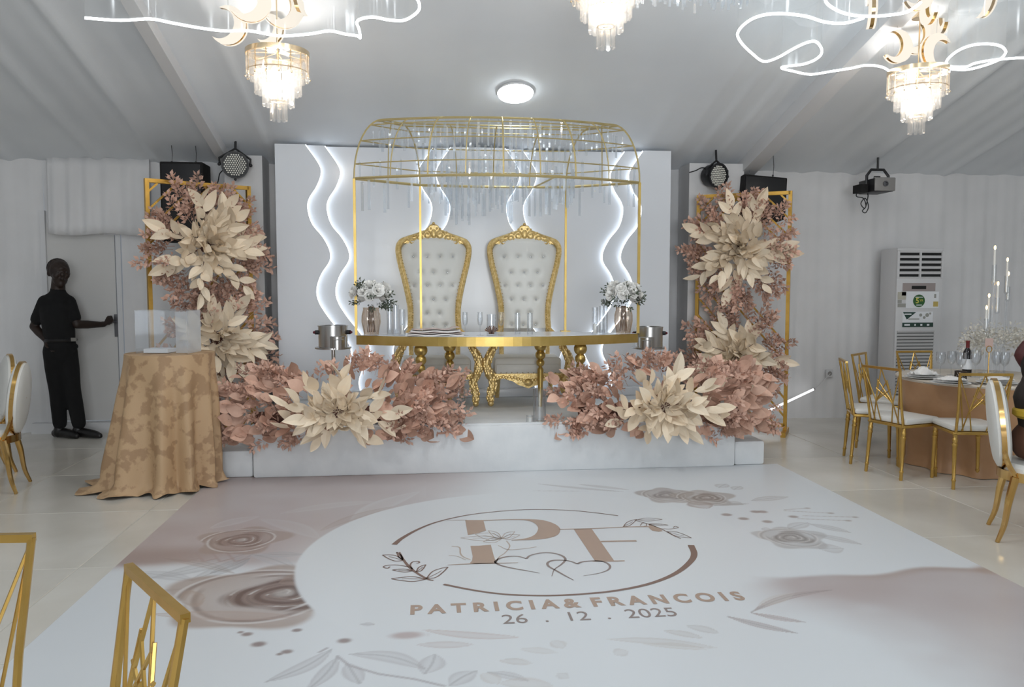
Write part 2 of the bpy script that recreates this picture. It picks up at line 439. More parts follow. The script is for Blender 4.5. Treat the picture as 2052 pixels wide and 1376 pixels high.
wavy_panel('wavy_panel', mirM(eL2), cst(bx1), 8.40); strip(mirM(eL2), 8.428, -1)
wavy_panel('wavy_panel', mirM(eL1), cst(bx1), 8.34); strip(mirM(eL1), 8.368, -1)
wavy_panel('wavy_panel', eC1, mirR(eC1), 8.40); strip(eC1, 8.428, -1); strip(mirR(eC1), 8.428, 1)
wavy_panel('wavy_panel', eC2, mirR(eC2), 8.34); strip(eC2, 8.368, -1); strip(mirR(eC2), 8.368, 1)
soft_box(MB(), bx0-0.5, bx1-0.62, -0.155, -0.085, 0.0, 0.09, 0.01).build('plinth', 'backdrop_gloss', bd)
# ================================================================ THRONES
TY, TZ0 = 8.1, 0.4
PXM = 8.1/1600*1.0
def th_z(y): return atY(879, y, TY).z - TZ0
def throne_outline():
    L = [(830.6, 658), (832, 632), (830, 606), (822, 566), (812, 524), (808.8, 498), (814, 485), (824, 479.5), (846, 472), (862, 466), (879, 464)]
    pts = [((x-879)*PXM, th_z(y)) for x, y in L]
    return pts + [(-x, z) for x, z in pts[-2::-1]]
def make_throne(loc, rz, label):
    t = thing('throne_chair', label, 'throne', loc, rz, 'pair of wedding thrones')
    yb = 0.40                                    # back plane, seen from the front edge of the seat
    tilt = lambda z: yb + 0.05*(z-0.6)
    out = throne_outline()
    path = [Vector((x, tilt(z), z)) for x, z in out]
    sp = smooth_pts(path, 5)
    m = MB(); m.tube(sp, 0.030, 8)
    m.tube([p+V(0, -0.018, 0)+(V(0, tilt(1.2), 1.2)-p).normalized()*0.016 for p in sp], 0.012, 6)
    fr = m.build('back_frame', 'gold_throne', t)
    # carved crest
    m = MB()
    cr = [(-0.30, 1.585), (-0.24, 1.635), (-0.17, 1.655), (-0.125, 1.70), (-0.06, 1.72), (-0.04, 1.755), (0, 1.765), (0.04, 1.755), (0.06, 1.72), (0.125, 1.70), (0.17, 1.655), (0.24, 1.635), (0.30, 1.585), (0.2, 1.575), (0.1, 1.60), (0, 1.605), (-0.1, 1.60), (-0.2, 1.575)]
    dz = th_z(464) - 1.70
    cr = [(x, z+dz) for x, z in cr]
    m.prism(cr, 0.05, Matrix.Translation((0, tilt(1.7)-0.012, 0)))
    rnd = random.Random(3)
    for s in (-1, 1):
        for cx, cz, r0, dirn in ((0.065, 1.672, 0.048, 1), (0.145, 1.638, 0.044, -1), (0.22, 1.605, 0.032, 1)):
            sc = []
            for k in range(18):
                a = dirn*k*0.55; rr = r0*(1-k/22); sc.append(V(s*(cx+rr*math.cos(a)), tilt(1.7)-0.04, cz+dz+rr*math.sin(a)))
            m.tube(sc, 0.011, 6)
        for k in range(8):
            x = 0.03+0.033*k; m.ball((s*x, tilt(1.7)-0.036, 1.735-0.0172*k+dz + (0.012 if k % 2 else 0)), 0.013, 7, 5)
        for k in range(4): m.ball((s*(0.018+0.012*k), tilt(1.7)-0.02, 1.75-0.012*k*k*0.3+dz+0.012), 0.012, 7, 5, sc=(1, 0.7, 1.4))
    m.ball((0, tilt(1.7)-0.03, 1.68+dz), 0.034, 10, 6, sc=(1, 0.6, 1.5)); m.ball((0, tilt(1.7)-0.012, 1.785+dz), 0.016, 8, 5)
    m.build('crest', 'gold_throne', t)
    # padded back with button tufting
    zl = [p[1] for p in out[:11]]; xl = [-p[0] for p in out[:11]]
    hw = lambda z: float(np.interp(z, zl, xl)) - 0.022
    btn = [((x-879)*PXM, th_z(y)) for y, xs in ((514, (838, 865.5, 891, 917)), (545.5, (851.5, 878, 905)), (572, (839, 865.5, 891, 916)), (600.5, (852.4, 877, 902)), (628, (864, 889)), (652, (852, 876, 901))) for x in xs]
    btn = [(x, z) for x, z in btn if abs(x) < hw(z)-0.03]
    ztop = max(zl)-0.02; z0 = min(zl); P = []
    nz, nx = 64, 40
    for i in range(nz+1):
        z = z0+(ztop-z0)*i/nz; row = []
        for j in range(nx+1):
            u = -1+2*j/nx; h = hw(min(z, 1.60)) if z < 1.6 else hw(1.6)
            x = u*h
            top = float(np.interp(x, [p[0] for p in out[5:16]], [p[1] for p in out[5:16]])) - 0.02
            zz = min(z, top)
            b = 0.055*(1-abs(u)**4)*min(1, (ztop-z)/0.08+0.15)
            for bx, bz in btn:
                d2 = (x-bx)**2+(zz-bz)**2
                if d2 < 0.02: b -= 0.030*math.exp(-d2/0.00035) + 0.010*math.exp(-d2/0.002)
            row.append(V(x, tilt(zz)-b, zz))
        P.append(row)
    m = MB(); m.grid(P); pad = m.build('back_cushion', 'leather_white', t)
    m = MB(); P2 = [[V(p.x, tilt(p.z)+0.02, p.z) for p in (r[0], r[-1])] for r in P]; m.grid(P2); m.build('back_panel', 'gold_throne', t)
    for bx, bz in btn:
        inst('button', BTN, pad, (bx, tilt(bz)-0.030, bz))
    m = MB()
    for k in range(0, len(sp), 1):
        p = sp[k]; q = p+(V(0, tilt(1.2), 1.2)-p).normalized()*0.036
        m.ball((q.x, q.y-0.03, q.z), 0.0055, 5, 4)
    tag(m.build('stud_row', 'stud', t), kind='stuff')
    # seat
    m = MB(); soft_box(m, -0.33, 0.33, -0.02, 0.42, 0.30, 0.465, 0.035); m.build('seat_cushion', 'leather_white', t)
    m = MB(); soft_box(m, -0.31, 0.31, -0.035, -0.015, 0.29, 0.40, 0.004); m.build('seat_panel', 'leather_white', t)
    m = MB()
    ap = [(-0.36, 0.31), (0.36, 0.31), (0.36, 0.25), (0.24, 0.262), (0.15, 0.235), (0.10, 0.20), (0.05, 0.185), (0, 0.165), (-0.05, 0.185), (-0.10, 0.20), (-0.15, 0.235), (-0.24, 0.262), (-0.36, 0.25)]
    m.prism(ap, 0.035, Matrix.Translation((0, -0.03, 0)))
    for k in range(24):
        x = -0.33+0.66*k/23; m.ball((x, -0.055, 0.272+0.008*(k % 2)-0.05*max(0, 1-abs(x)/0.14)), 0.016, 6, 4, sc=(1, 0.7, 1))
    m.ball((0, -0.055, 0.225), 0.04, 9, 6, sc=(1.2, 0.5, 0.9))
    m.box((0.34, 0.2, 0.29), (0.03, 0.44, 0.05)); m.box((-0.34, 0.2, 0.29), (0.03, 0.44, 0.05)); m.box((0, 0.42, 0.29), (0.66, 0.03, 0.05))
    m.build('seat_apron', 'gold_throne', t)
    m = MB()
    for k in range(13): m.ball((-0.32+0.64*k/12, -0.05, 0.318), 0.0055, 5, 4)
    tag(m.build('stud_row', 'stud', t), kind='stuff')
    for s in (-1, 1):
        m = MB()
        pp = [(0.30, 0.03, 0.67), (0.345, -0.03, 0.63), (0.33, -0.05, 0.585), (0.375, -0.06, 0.50), (0.405, -0.065, 0.41), (0.385, -0.06, 0.32), (0.345, -0.05, 0.235), (0.352, -0.055, 0.17), (0.372, -0.06, 0.10), (0.366, -0.07, 0.045), (0.366, -0.08, 0.015)]
        rr = [0.028, 0.034, 0.030, 0.040, 0.043, 0.040, 0.036, 0.040, 0.033, 0.026, 0.030]
        q = smooth_pts([V(s*x, y, z) for x, y, z in pp], 4)
        qr = [float(np.interp(k/4, range(len(rr)), rr)) for k in range(len(q))]
        m.tube(q, qr, 10)
        rnd = random.Random(5)
        for k in range(2, len(q)-4, 1):
            for e in range(3):
                a = rnd.uniform(PI*0.9, PI*2.1); m.ball(q[k]+V(math.cos(a)*qr[k]*0.92, math.sin(a)*qr[k]*0.92, 0), 0.0125, 6, 4, sc=(1, 1, 1.5))
        m.ball(q[-1]+V(0, -0.012, 0.014), 0.030, 9, 6)
        m.build('front_leg', 'gold_throne', t)
        m = MB(); m.tube(smooth_pts([V(s*0.30, 0.03, 0.67), V(s*0.31, 0.12, 0.665), V(s*0.28, 0.28, 0.69), V(s*0.235, 0.42, 0.74)], 5), 0.022, 8)
        m.ball((s*0.32, -0.005, 0.66), 0.038, 10, 6)
        m.build('armrest', 'gold_throne', t)
        m = MB(); m.tube([V(s*0.27, 0.43, 0.30), V(s*0.275, 0.46, 0.12), V(s*0.28, 0.52, 0.0)], [0.028, 0.024, 0.022], 8); m.build('rear_leg', 'gold_throne', t)
        m = MB(); m.tube([V(s*0.235, 0.41, 0.30), V(s*0.24, 0.41, 0.74)], 0.024, 8); m.build('back_post', 'gold_throne', t)
    return t
BTN = MB().ball((0, 0, 0), 0.0095, 8, 5, sc=(1, 0.6, 1)).mesh('button', 'diamond_button')
c1 = atY(875, 700, 7.95); c2 = atY(1052, 700, 7.95)
make_throne((c1.x, 7.72, 0.4), math.radians(2.5), 'gold and white tufted throne chair, left of the pair behind the table')
make_throne((c2.x, 7.72, 0.4), math.radians(-2.5), 'gold and white tufted throne chair, right of the pair behind the table')

# ================================================================ SWEETHEART TABLE with birdcage canopy
def arc3(p0, pm, p1, n):
    out = []
    for i in range(n+1):
        t = i/n; c = 2*V(*pm)-0.5*(V(*p0)+V(*p1)); out.append((1-t)**2*V(*p0)+2*t*(1-t)*c+t*t*V(*p1))
    return out
A2, Mid2, B2, D2, E2 = (-0.62, 7.30), (0.68, 6.93), (1.98, 7.30), (-0.04, 7.70), (1.36, 7.70)
TX, TYc, TT = 0.68, 7.3, 1.118
tb = thing('couple_table', 'white topped bow fronted table with gold rim and gold birdcage canopy', 'table', (TX, TYc, 0.4))
def L(p, z): return V(p[0]-TX, p[1]-TYc, z-0.4)
plan = [V(p.x, p.y) for p in arc3(A2, Mid2, B2, 32)] + [V(*E2), V(*D2)]
def slab(pl, z0, z1, inset=0.0):
    m = MB(); n = len(pl); c = V(TX, 7.3)
    q = [p+(c-p).normalized()*inset for p in pl]
    m.add([L(p, z0) for p in q]+[L(p, z1) for p in q], [tuple(range(n-1, -1, -1)), tuple(range(n, 2*n))]+[(i, (i+1) % n, n+(i+1) % n, n+i) for i in range(n)])
    return m
slab(plan, 1.032, TT-0.004).build('table_rim', 'gold_rim', tb, False)
slab(plan, TT-0.003, TT, 0.012).build('table_top', 'backdrop_gloss', tb, False)
leg = MB(); 
prof = []
def ballprof(zc, r, n=9): return [(max(0.012, r*math.cos(-PI/2+PI*k/n)), zc+r*math.sin(-PI/2+PI*k/n)) for k in range(1, n)]
prof = [(0.020, 0.0), (0.019, 0.02), (0.030, 0.36)] + ballprof(0.425, 0.040) + ballprof(0.500, 0.050) + ballprof(0.590, 0.061) + [(0.03, 0.64)]
LEG = MB().lathe(prof, 18).mesh('leg', 'gold_rim')
for x, y in ((843, 7.14), (1163, 7.14), (901, 7.58), (1083, 7.58)):
    inst('leg', LEG, tb, L((atY(x, 700, y).x, y), 0.4))
# canopy
ZB, ZT = 2.512, 3.035
def lerp(a, b, t): return a+(b-a)*t
tA, tM, tB, tD, tE = (-0.36, 7.30), (0.68, 7.10), (1.72, 7.30), (-0.20, 7.46), (1.55, 7.46)
NF, NS, NB = 32, 6, 12
base = [V(p.x, p.y) for p in arc3(A2, Mid2, B2, NF)] + [lerp(V(*B2), V(*E2), k/NS) for k in range(1, NS+1)] + [lerp(V(*E2), V(*D2), k/NB) + V(0, 0.05*math.sin(PI*k/NB)) for k in range(1, NB+1)] + [lerp(V(*D2), V(*A2), k/NS) for k in range(1, NS)]
topr = [V(p.x, p.y) for p in arc3(tA, tM, tB, NF)] + [lerp(V(*tB), V(*tE), k/NS) for k in range(1, NS+1)] + [lerp(V(*tE), V(*tD), k/NB) for k in range(1, NB+1)] + [lerp(V(*tD), V(*tA), k/NS) for k in range(1, NS)]
def dome(i, s):
    a = s*PI/2; p = lerp(base[i], topr[i], 1-math.cos(a)); return L(p, ZB+(ZT-ZB)*math.sin(a))
cg = MB(); N = len(base)
cg.tube([L(p, ZB) for p in base], 0.0135, 6, closed=True); cg.build('canopy_band', 'gold_cage', tb)
for s in (0.16, 0.44, 0.72, 0.86, 1.0):
    m = MB(); m.tube([dome(i, s) for i in range(N)], 0.0058 if s < 0.8 else 0.0075, 6, closed=True); m.build('canopy_ring', 'gold_cage', tb)
ribs = [0, 4, 8, 12, 16, 20, 24, 28, 32, 35, 38, 41, 44, 47, 50, 53]
for i in ribs:
    m = MB(); m.tube([dome(i, k/10) for k in range(11)], 0.008 if i % 8 == 0 or i in (38, 50) else 0.0058, 6); m.build('canopy_rib', 'gold_cage', tb)
for i, (x, y) in enumerate((A2, B2)):
    MB().bar(L((x, y), TT), L((x, y), ZB), 0.023).build('canopy_post', 'gold_rim', tb, False)
for x, y in (D2, E2):
    m = MB(); m.bar(L((x, y), TT), L((x, y), ZB), 0.020); m.box(L((x, y), TT+0.004), (0.09, 0.07, 0.008)); m.build('canopy_post', 'gold_rim', tb, False)
m = MB(); m.bar(L((1.06, 7.72), ZB), L((1.14, 7.0), ZB), 0.012); m.build('canopy_brace', 'gold_cage', tb, False)
# hanging crystal bars
def crystal_mesh(w, h, t=0.007):
    m = MB(); m.box((0, 0, -h/2), (w, t, h)); m.tube([(0, 0, 0), (0, 0, 0.02)], 0.0012, 4); return m.mesh('crystal_bar', 'crystal', False)
CM = [crystal_mesh(0.020, 0.20), crystal_mesh(0.016, 0.15), crystal_mesh(0.024, 0.26), crystal_mesh(0.013, 0.12)]
rnd = random.Random(11); nc = 0
def hang(p, me):
    global nc
    inst('crystal_bar', me, tb, p+V(0, 0, -0.02), (0, 0, rnd.uniform(-0.6, 0.6))); nc += 1
def pos(f, s):
    f = f % N; i = int(f); return lerp(dome(i, s), dome((i+1) % N, s), f-i)
for k in range(46):                       # top ring, front
    f = 32*(k+rnd.uniform(-0.2, 0.2)+0.5)/46
    if k % 2 == 0: hang(pos(f, 0.93), CM[rnd.randrange(3)])
    hang(pos(f, 0.72)+V(0, 0, -0.04), CM[rnd.choice((0, 1, 1, 3))])
for k in range(40):                       # middle ring and band, front and sides
    f = -6+44*(k+rnd.uniform(-0.2, 0.2))/40
    hang(pos(f, 0.0 if k % 2 else 0.2), CM[rnd.choice((0, 1, 2))])
for k in range(26):                       # back of the canopy
    f = 38+12*(k+0.5)/26
    hang(pos(f, 0.55), CM[rnd.choice((0, 1, 2))]); hang(pos(f, 0.0), CM[rnd.choice((1, 3, 2))])
# inner cascade hanging from the top opening
for k in range(56):
    a = 2*PI*k/56; ring = (k % 2)
    x = 0.50 + (0.44-0.14*ring)*math.cos(a) + (0.0); y = 7.33+(0.10-0.03*ring)*math.sin(a)
    for q in range(2):
        p = L((x, y), ZT-0.30-0.20*q-0.14*ring-0.08*math.cos(a*3)); hang(p, CM[rnd.choice((0, 1, 3))])
for k in range(22):
    a = 2*PI*k/22; p = L((1.26+0.13*math.cos(a), 7.45+0.10*math.sin(a)), ZB+rnd.uniform(-0.03, 0.22)); hang(p, CM[rnd.choice((0, 1, 2))])

# ================================================================ ON THE TABLE
def glass_tube(r, h, th=0.0025, n=20):
    return MB().lathe([(r-th, 0.012), (0.0, 0.011)][::-1]+[(r-th, 0.012), (r-th, h), (r, h), (r, 0.002), (r*0.9, 0), (0, 0)], n, caps=False)
def on_table(px, Y): return V(atY(px, 660, Y).x, Y, TT)
def cyl_vase(px, Y, r, h, label, candle=None, z=None):
    p = on_table(px, Y) if z is None else V(atY(px, 830, Y).x, Y, z)
    t = thing('cylinder_vase', label, 'vase', p, 0, 'clear glass cylinders')
    glass_tube(r, h).build('glass', 'glass', t)
    if candle:
        m = MB().lathe([(0, 0.014), (r*0.62, 0.014), (r*0.62, 0.014+candle), (r*0.5, 0.012+candle), (0, 0.012+candle)], 14); m.build('candle', 'wax', t)
        MB().tube([(0, 0, candle+0.012), (0.002, 0, candle+0.03)], 0.0015, 5).build('wick', 'black_plastic', t)
    return t
cyl_vase(781, 7.27, 0.027, 0.315, 'tallest clear glass cylinder beside the left vase of white flowers')
cyl_vase(793, 7.22, 0.028, 0.27, 'middle clear glass cylinder in front of the left throne edge')
cyl_vase(806, 7.15, 0.029, 0.235, 'short clear glass cylinder with white candle left of the folded linen', 0.08)
cyl_vase(1212, 7.22, 0.027, 0.32, 'tallest clear glass cylinder beside the right vase of white flowers')
cyl_vase(1206, 7.14, 0.028, 0.26, 'empty clear glass cylinder next to the right flower vase')
cyl_vase(1192, 7.11, 0.028, 0.25, 'clear glass cylinder with white candle nearest the table centre on the right', 0.085)
cyl_vase(1037, 7.13, 0.027, 0.20, 'low clear glass cylinder before the right throne, left of two')
cyl_vase(1062, 7.13, 0.027, 0.20, 'low clear glass cylinder before the right throne, right of two')
cyl_vase(919, 6.72, 0.055, 0.30, 'wide clear glass cylinder on the stage edge by the left garland', None, 0.4)
cyl_vase(1081, 6.66, 0.056, 0.29, 'wide clear glass cylinder on the stage edge by the right garland', None, 0.4)
p = V(atY(1062, 840, 6.62).x, 6.63, 0.4); t = thing('votive_candle', 'small white votive candle in a glass cup on the stage edge', 'candle', p)
glass_tube(0.03, 0.07).build('glass', 'glass', t); MB().lathe([(0, 0.013), (0.025, 0.013), (0.025, 0.05), (0, 0.05)], 12).build('candle', 'wax', t)
def flute(px, Y, label, h=0.21):
    t = thing('champagne_flute', label, 'glass', on_table(px, Y), 0, 'clear glasses on the couple\'s table')
    MB().lathe([(0, 0), (0.032, 0.001), (0.030, 0.004), (0.006, 0.008)], 16, caps=False).build('foot', 'glass', t)
    MB().lathe([(0.005, 0.007), (0.004, 0.08)], 8).build('stem', 'glass', t)
    MB().lathe([(0.004, 0.08), (0.02, 0.10), (0.025, 0.14), (0.022, h), (0.0205, h), (0.0235, 0.14), (0.018, 0.103), (0, 0.09)], 16, caps=False).build('bowl', 'glass', t)
flute(932, 7.11, 'clear champagne flute right of the folded linen'); flute(1004, 7.12, 'clear champagne flute right of the brown fan glass')
flute(962, 7.10, 'clear champagne flute left of the brown fan glass')
t = thing('fan_glass', 'straight glass holding a brown shell shaped fan napkin', 'glass', on_table(985, 7.09))
glass_tube(0.043, 0.19).build('glass', 'glass', t)
noisy('fan_brown', (0.10, 0.035, 0.012), (0.22, 0.09, 0.035), 30, rough=0.5)
fan = MB()
for k in range(9):
    a = math.radians(-62+15.5*k); d = V(math.sin(a), 0, math.cos(a)); fan.bar(V(0, -0.004*(k % 2), 0.022), V(0, -0.004*(k % 2), 0.022)+d*0.062, 0.011, 0.006, upv=(0, 1, 0))
    fan.ball(V(0, -0.004*(k % 2), 0.022)+d*0.062, 0.0065, 6, 4)
fan.box((0, 0, 0.02), (0.05, 0.01, 0.014)); fan.build('fan', 'fan_brown', t)
noisy('linen', (0.78, 0.75, 0.73), (0.84, 0.82, 0.80), 20, rough=0.8)
mat('linen_pink', (0.62, 0.50, 0.47), 0.8)
t = thing('folded_linen', 'stack of folded white linen lying in front of the left throne', 'linen', on_table(873, 7.16))
for k, (w, dy, a) in enumerate(((0.50, 0.20, 0.0), (0.47, 0.19, 0.02), (0.44, 0.18, -0.03), (0.42, 0.17, 0.03))):
    m = MB(); P = [[V(-w/2+w*i/20, dy*(j/6-0.5), 0.016*k+0.014*(1 if True else 0)+0.004*math.sin(i*0.6+k)+ (0.012 if (k == 3 and i > 16) else 0)) for i in range(21)] for j in range(7)]
    m.grid(P); o = m.build('layer', 'linen' if k % 2 == 0 else 'linen_pink', t); o.rotation_euler = (0, 0, a); sm = o.modifiers.new('s', 'SOLIDIFY'); sm.thickness = 0.012 if k % 2 == 0 else 0.004
# vases with white roses
def rose_mesh():
    m = MB(); rr = random.Random(2)
    for ring, (n, r0, h, op) in enumerate(((3, 0.010, 0.036, 0.15), (5, 0.020, 0.040, 0.4), (6, 0.031, 0.038, 0.75), (7, 0.040, 0.030, 1.15))):
        for k in range(n):
            a = 2*PI*(k+0.5*(ring % 2))/n+rr.uniform(-0.1, 0.1); w = 1.15*PI/n+0.25; P = []
            for i in range(4):
                t = i/3; row = []
                for j in range(5):
                    b = a+w*(j/4-0.5)*2*(0.5+0.5*math.sin(PI*min(1, t*0.75+0.25))); rad = r0*(0.45+0.55*t**0.6)+op*0.012*t*t
                    row.append(V(rad*math.cos(b), rad*math.sin(b), h*t*(1-0.25*op*t)-0.004*ring-0.006*abs(j-2)*t*0.6))
                P.append(row)
            m.grid(P)
    m.ball((0, 0, 0.02), 0.014, 8, 5, sc=(1, 1, 1.4)); return m.mesh('rose', 'rose_white')
noisy('rose_white', (0.90, 0.89, 0.86), (0.95, 0.94, 0.91), 20, rough=0.7, sub=0.0)
noisy('leaf_green', (0.055, 0.075, 0.05), (0.10, 0.125, 0.085), 25, rough=0.6)
ROSE = rose_mesh()
def sprig_mesh(name, mt, seed, n=26, ln=0.14, leaf=0.02, spread=0.035):
    m = MB(); rr = random.Random(seed); m.tube([(0, 0, 0), (0, 0.004, ln*0.5), (0.004, 0, ln)], 0.0016, 4)
    for k in range(n):
        z = ln*(0.25+0.78*k/n); a = k*2.4+rr.uniform(-.3, .3); r = spread*rr.uniform(0.4, 1.0)*(1.1-0.5*k/n)
        b = V(0, 0, z-0.012); c = V(r*math.cos(a), r*math.sin(a), z+rr.uniform(0, 0.02)); d = (c-b).normalized(); u = d.cross(V(rr.uniform(-1, 1), rr.uniform(-1, 1), rr.uniform(-1, 1))).normalized()*leaf*0.42
        m.add([c-d*leaf*0.6, c+u, c+d*leaf*0.8, c-u], [(0, 1, 2, 3)])
    return m.mesh(name, mt, False)
GSP = sprig_mesh('greenery', 'leaf_green', 4, 16, 0.13, 0.022, 0.035)
def look_matrix(p, d, roll=0.0, sc=1.0):
    q = Vector(d).to_track_quat('Z', 'Y'); return Matrix.Translation(p) @ q.to_matrix().to_4x4() @ Matrix.Rotation(roll, 4, 'Z') @ Matrix.Scale(sc, 4)
def rose_vase(px, Y, seed, label):
    t = thing('flower_vase', label, 'vase', on_table(px, Y), 0, 'vases of white roses')
    prof = [(0.0, 0.012), (0.056, 0.014), (0.064, 0.05), (0.078, 0.12), (0.076, 0.18), (0.062, 0.235), (0.066, 0.25), (0.070, 0.25), (0.067, 0.232), (0.081, 0.18), (0.083, 0.12), (0.069, 0.05), (0.062, 0.0), (0, 0)]
    m = MB(); n = 32; c = []
    for r, z in prof: c.append([V((r+0.0035*math.cos(k*PI)*(1 if r > 0.05 else 0))*math.cos(2*PI*k/n), (r+0.0035*math.cos(k*PI)*(1 if r > 0.05 else 0))*math.sin(2*PI*k/n), z) for k in range(n)])
    m.grid(c, closed_u=True); m.build('glass_body', 'amber_glass', t)
    rr = random.Random(seed)
    m = MB()
    for k in range(12): a = k*0.52; m.tube([(0.035*math.cos(a), 0.035*math.sin(a), 0.03), (0.02*math.cos(a+1), 0.02*math.sin(a+1), 0.26)], 0.003, 5)
    m.build('stem_bunch', 'stem_brown', t)
    for k in range(17):
        a = k*2.39996; zz = 1-(k+0.5)/17*1.15; rad = math.sqrt(max(0, 1-zz*zz)); d = V(rad*math.cos(a), rad*math.sin(a), zz*0.8+0.12)
        p = V(0, 0, 0.345)+V(d.x*0.145, d.y*0.13, d.z*0.115)+V(rr.uniform(-.02, .02), rr.uniform(-.02, .02), rr.uniform(-.01, .02))
        inst('rose', ROSE, t, M=look_matrix(p, d, rr.uniform(0, 6), rr.uniform(0.95, 1.35)))
    for k in range(24):
        a = rr.uniform(0, 6.28); el = rr.uniform(-0.45, 0.9); d = V(math.cos(a)*math.cos(el), math.sin(a)*math.cos(el), math.sin(el))
        inst('greenery', GSP, t, M=look_matrix(V(0, 0, 0.32)+d*0.09, d, 0, rr.uniform(0.7, 1.05)))
    return t
mat('stem_brown', (0.20, 0.12, 0.07), 0.6)
rose_vase(744, 7.22, 21, 'ribbed amber glass vase of white roses at the left end of the table')
rose_vase(1249, 7.20, 22, 'ribbed amber glass vase of white roses at the right end of the table')
# stainless drums on stands either side of the table
def drum(px, Y, label, mirror=1):
    x = atY(px, 700, Y).x; t = thing('steel_drum', label, 'spark machine', (x, Y, 0.4), 0, 'steel drums on poles')
    zb = atY(px, 698, Y).z-0.4; h = 0.205
    MB().lathe([(0.165, zb), (0.165, zb+0.014), (0.132, zb+0.02), (0.132, zb+h), (0.138, zb+h), (0.138, zb+h+0.008), (0.12, zb+h+0.008), (0.118, zb+0.05), (0, zb+0.05)], 28).build('drum', 'steel', t)
    m = MB().lathe([(0.075, zb-0.002), (0.075, zb+0.115), (0.07, zb+0.12), (0, zb+0.12)], 18, c=(0.045*mirror, -0.085, 0)); m.build('inner_cup', 'steel', t)
    MB().lathe([(0.018, zb-0.0), (0.016, 0.012)], 12).build('pole', 'steel', t)
    MB().lathe([(0, 0), (0.14, 0), (0.14, 0.008), (0.02, 0.016), (0, 0.016)], 20).build('foot_plate', 'steel', t)
    for s in (-1, 1):
        m = MB(); m.tube([(s*0.13, -0.02, zb+h-0.055), (s*0.158, -0.03, zb+h-0.055)], 0.02, 10); m.build('side_knob', 'black_plastic', t)
        m = MB(); m.ball((s*0.165, -0.03, zb+h-0.055), 0.013, 8, 5); m.build('knob_cap', 'red_knob', t)
    m = MB(); m.tube([(0.02*mirror, -0.17, zb+0.005), (0.02*mirror, -0.17, zb+0.09), (0.11*mirror, -0.155, zb+0.09), (0.11*mirror, -0.15, zb+0.005)], 0.005, 6); m.build('wire_bracket', 'steel', t)
mat('red_knob', (0.12, 0.008, 0.02), 0.4)
drum(668, 7.42, 'brushed steel drum on a pole left of the couple\'s table'); drum(1300, 7.55, 'brushed steel drum on a pole right of the couple\'s table', -1)
# ================================================================ FLOWER STANDS
FH, FW_ = 2.54, 0.95
def flower_stand(pl, pr, label, mirror):
    """pl, pr: plan points of the left and right post"""
    pl, pr = V(*pl), V(*pr); e = (pr-pl); Wd = e.length; rz = math.atan2(e.y, e.x); c = (pl+pr)/2
    t = thing('flower_stand', label, 'stand', (c.x, c.y, 0), rz, 'gold lattice flower stands')
    hw = Wd/2; w = 0.036; z0 = 0.10
    for s in (-1, 1):
        MB().bar((s*hw, 0, 0.0 if False else 0.05), (s*hw, 0, FH), w, 0.05, upv=(0, 1, 0)).build('post', 'gold_frame', t, False)
        MB().box((s*hw, 0, 0.025), (0.05, 0.40, 0.05)).build('foot', 'gold_frame', t, False)
    MB().bar((-hw, 0, FH-w/2), (hw, 0, FH-w/2), w, 0.05, upv=(0, 1, 0)).build('top_rail', 'gold_frame', t, False)
    MB().bar((-hw, 0, z0), (hw, 0, z0), w, 0.05, upv=(0, 1, 0)).build('bottom_rail', 'gold_frame', t, False)
    k = 1.0
    def slat(x0, z0_, x1, z1_):
        MB().bar((x0*mirror, 0.0, z0_), (x1*mirror, 0.0, z1_), 0.018, 0.026, upv=(0, 1, 0)).build('lattice_bar', 'gold_frame', t, False)
    zt = FH-w
    # written for the left stand; the right one is its mirror image
    for u in (0.10, 0.27, 0.46, 0.60):                     # from the top rail down to the outer post
        x = -hw+Wd*u; slat(x, zt, -hw, zt-(x+hw)*1.0)
    for u in (0.55, 0.69, 0.84):                     # from the top rail down to the inner post
        x = -hw+Wd*u; slat(x, zt, hw, zt-(hw-x)*1.0)
    z = 2.02
    while z > 1.15:
        slat(hw, z, -hw, z-Wd*1.15); z -= 0.19
    while z > 0.3:
        za = z-Wd*1.15
        if za > 0.12: slat(hw, z, -hw, za)
        else:
            f = (z-0.12)/(z-za); slat(hw, z, hw-Wd*f, 0.12)
        z -= 0.19
    return t, c, Vector((math.cos(rz), math.sin(rz), 0)), Vector((math.sin(rz), -math.cos(rz), 0))
stL = flower_stand((-2.525, 7.70), (-1.728, 8.20), 'gold lattice panel stand with leafy flowers beside the white door', 1)
stR = flower_stand((2.95, 8.45), (3.76, 7.975), 'gold lattice panel stand with leafy flowers under the right speaker', -1)

# ================================================================ LEAVES
noisy('cream_leaf', (0.90, 0.755, 0.575), (0.96, 0.84, 0.67), 8, rough=0.65, objrand=0.13)
noisy('blush_leaf', (0.60, 0.365, 0.27), (0.76, 0.50, 0.385), 9, rough=0.65, objrand=0.22)
noisy('dusty_sprig', (0.58, 0.36, 0.275), (0.72, 0.47, 0.37), 12, rough=0.8, objrand=0.22)
mat('twig', (0.14, 0.06, 0.04), 0.7)
def leaf_mesh(name, mt, L_, W_, curl, fold, seed, pt=1.0):
    m = MB(); rr = random.Random(seed); n = 7; P = []
    for i in range(n+1):
        t = i/n; w = W_*(math.sin(PI*min(1, t**0.85))**0.8)*(1 if t < 0.999 else 0)
        w = max(w, 0.002) if pt else w
        z = L_*t; y = -curl*L_*t*t; tw = rr.uniform(-0.012, 0.012)*L_*5
        P.append([V(-w/2, y-fold*w+tw*t*0.3, z), V(0, y, z*1.0), V(w/2, y-fold*w-tw*t*0.3, z)])
    m.grid(P); m.tube([(0, 0, -L_*0.35), (0, 0.001, 0)], 0.0022, 4); return m.mesh(name, mt)
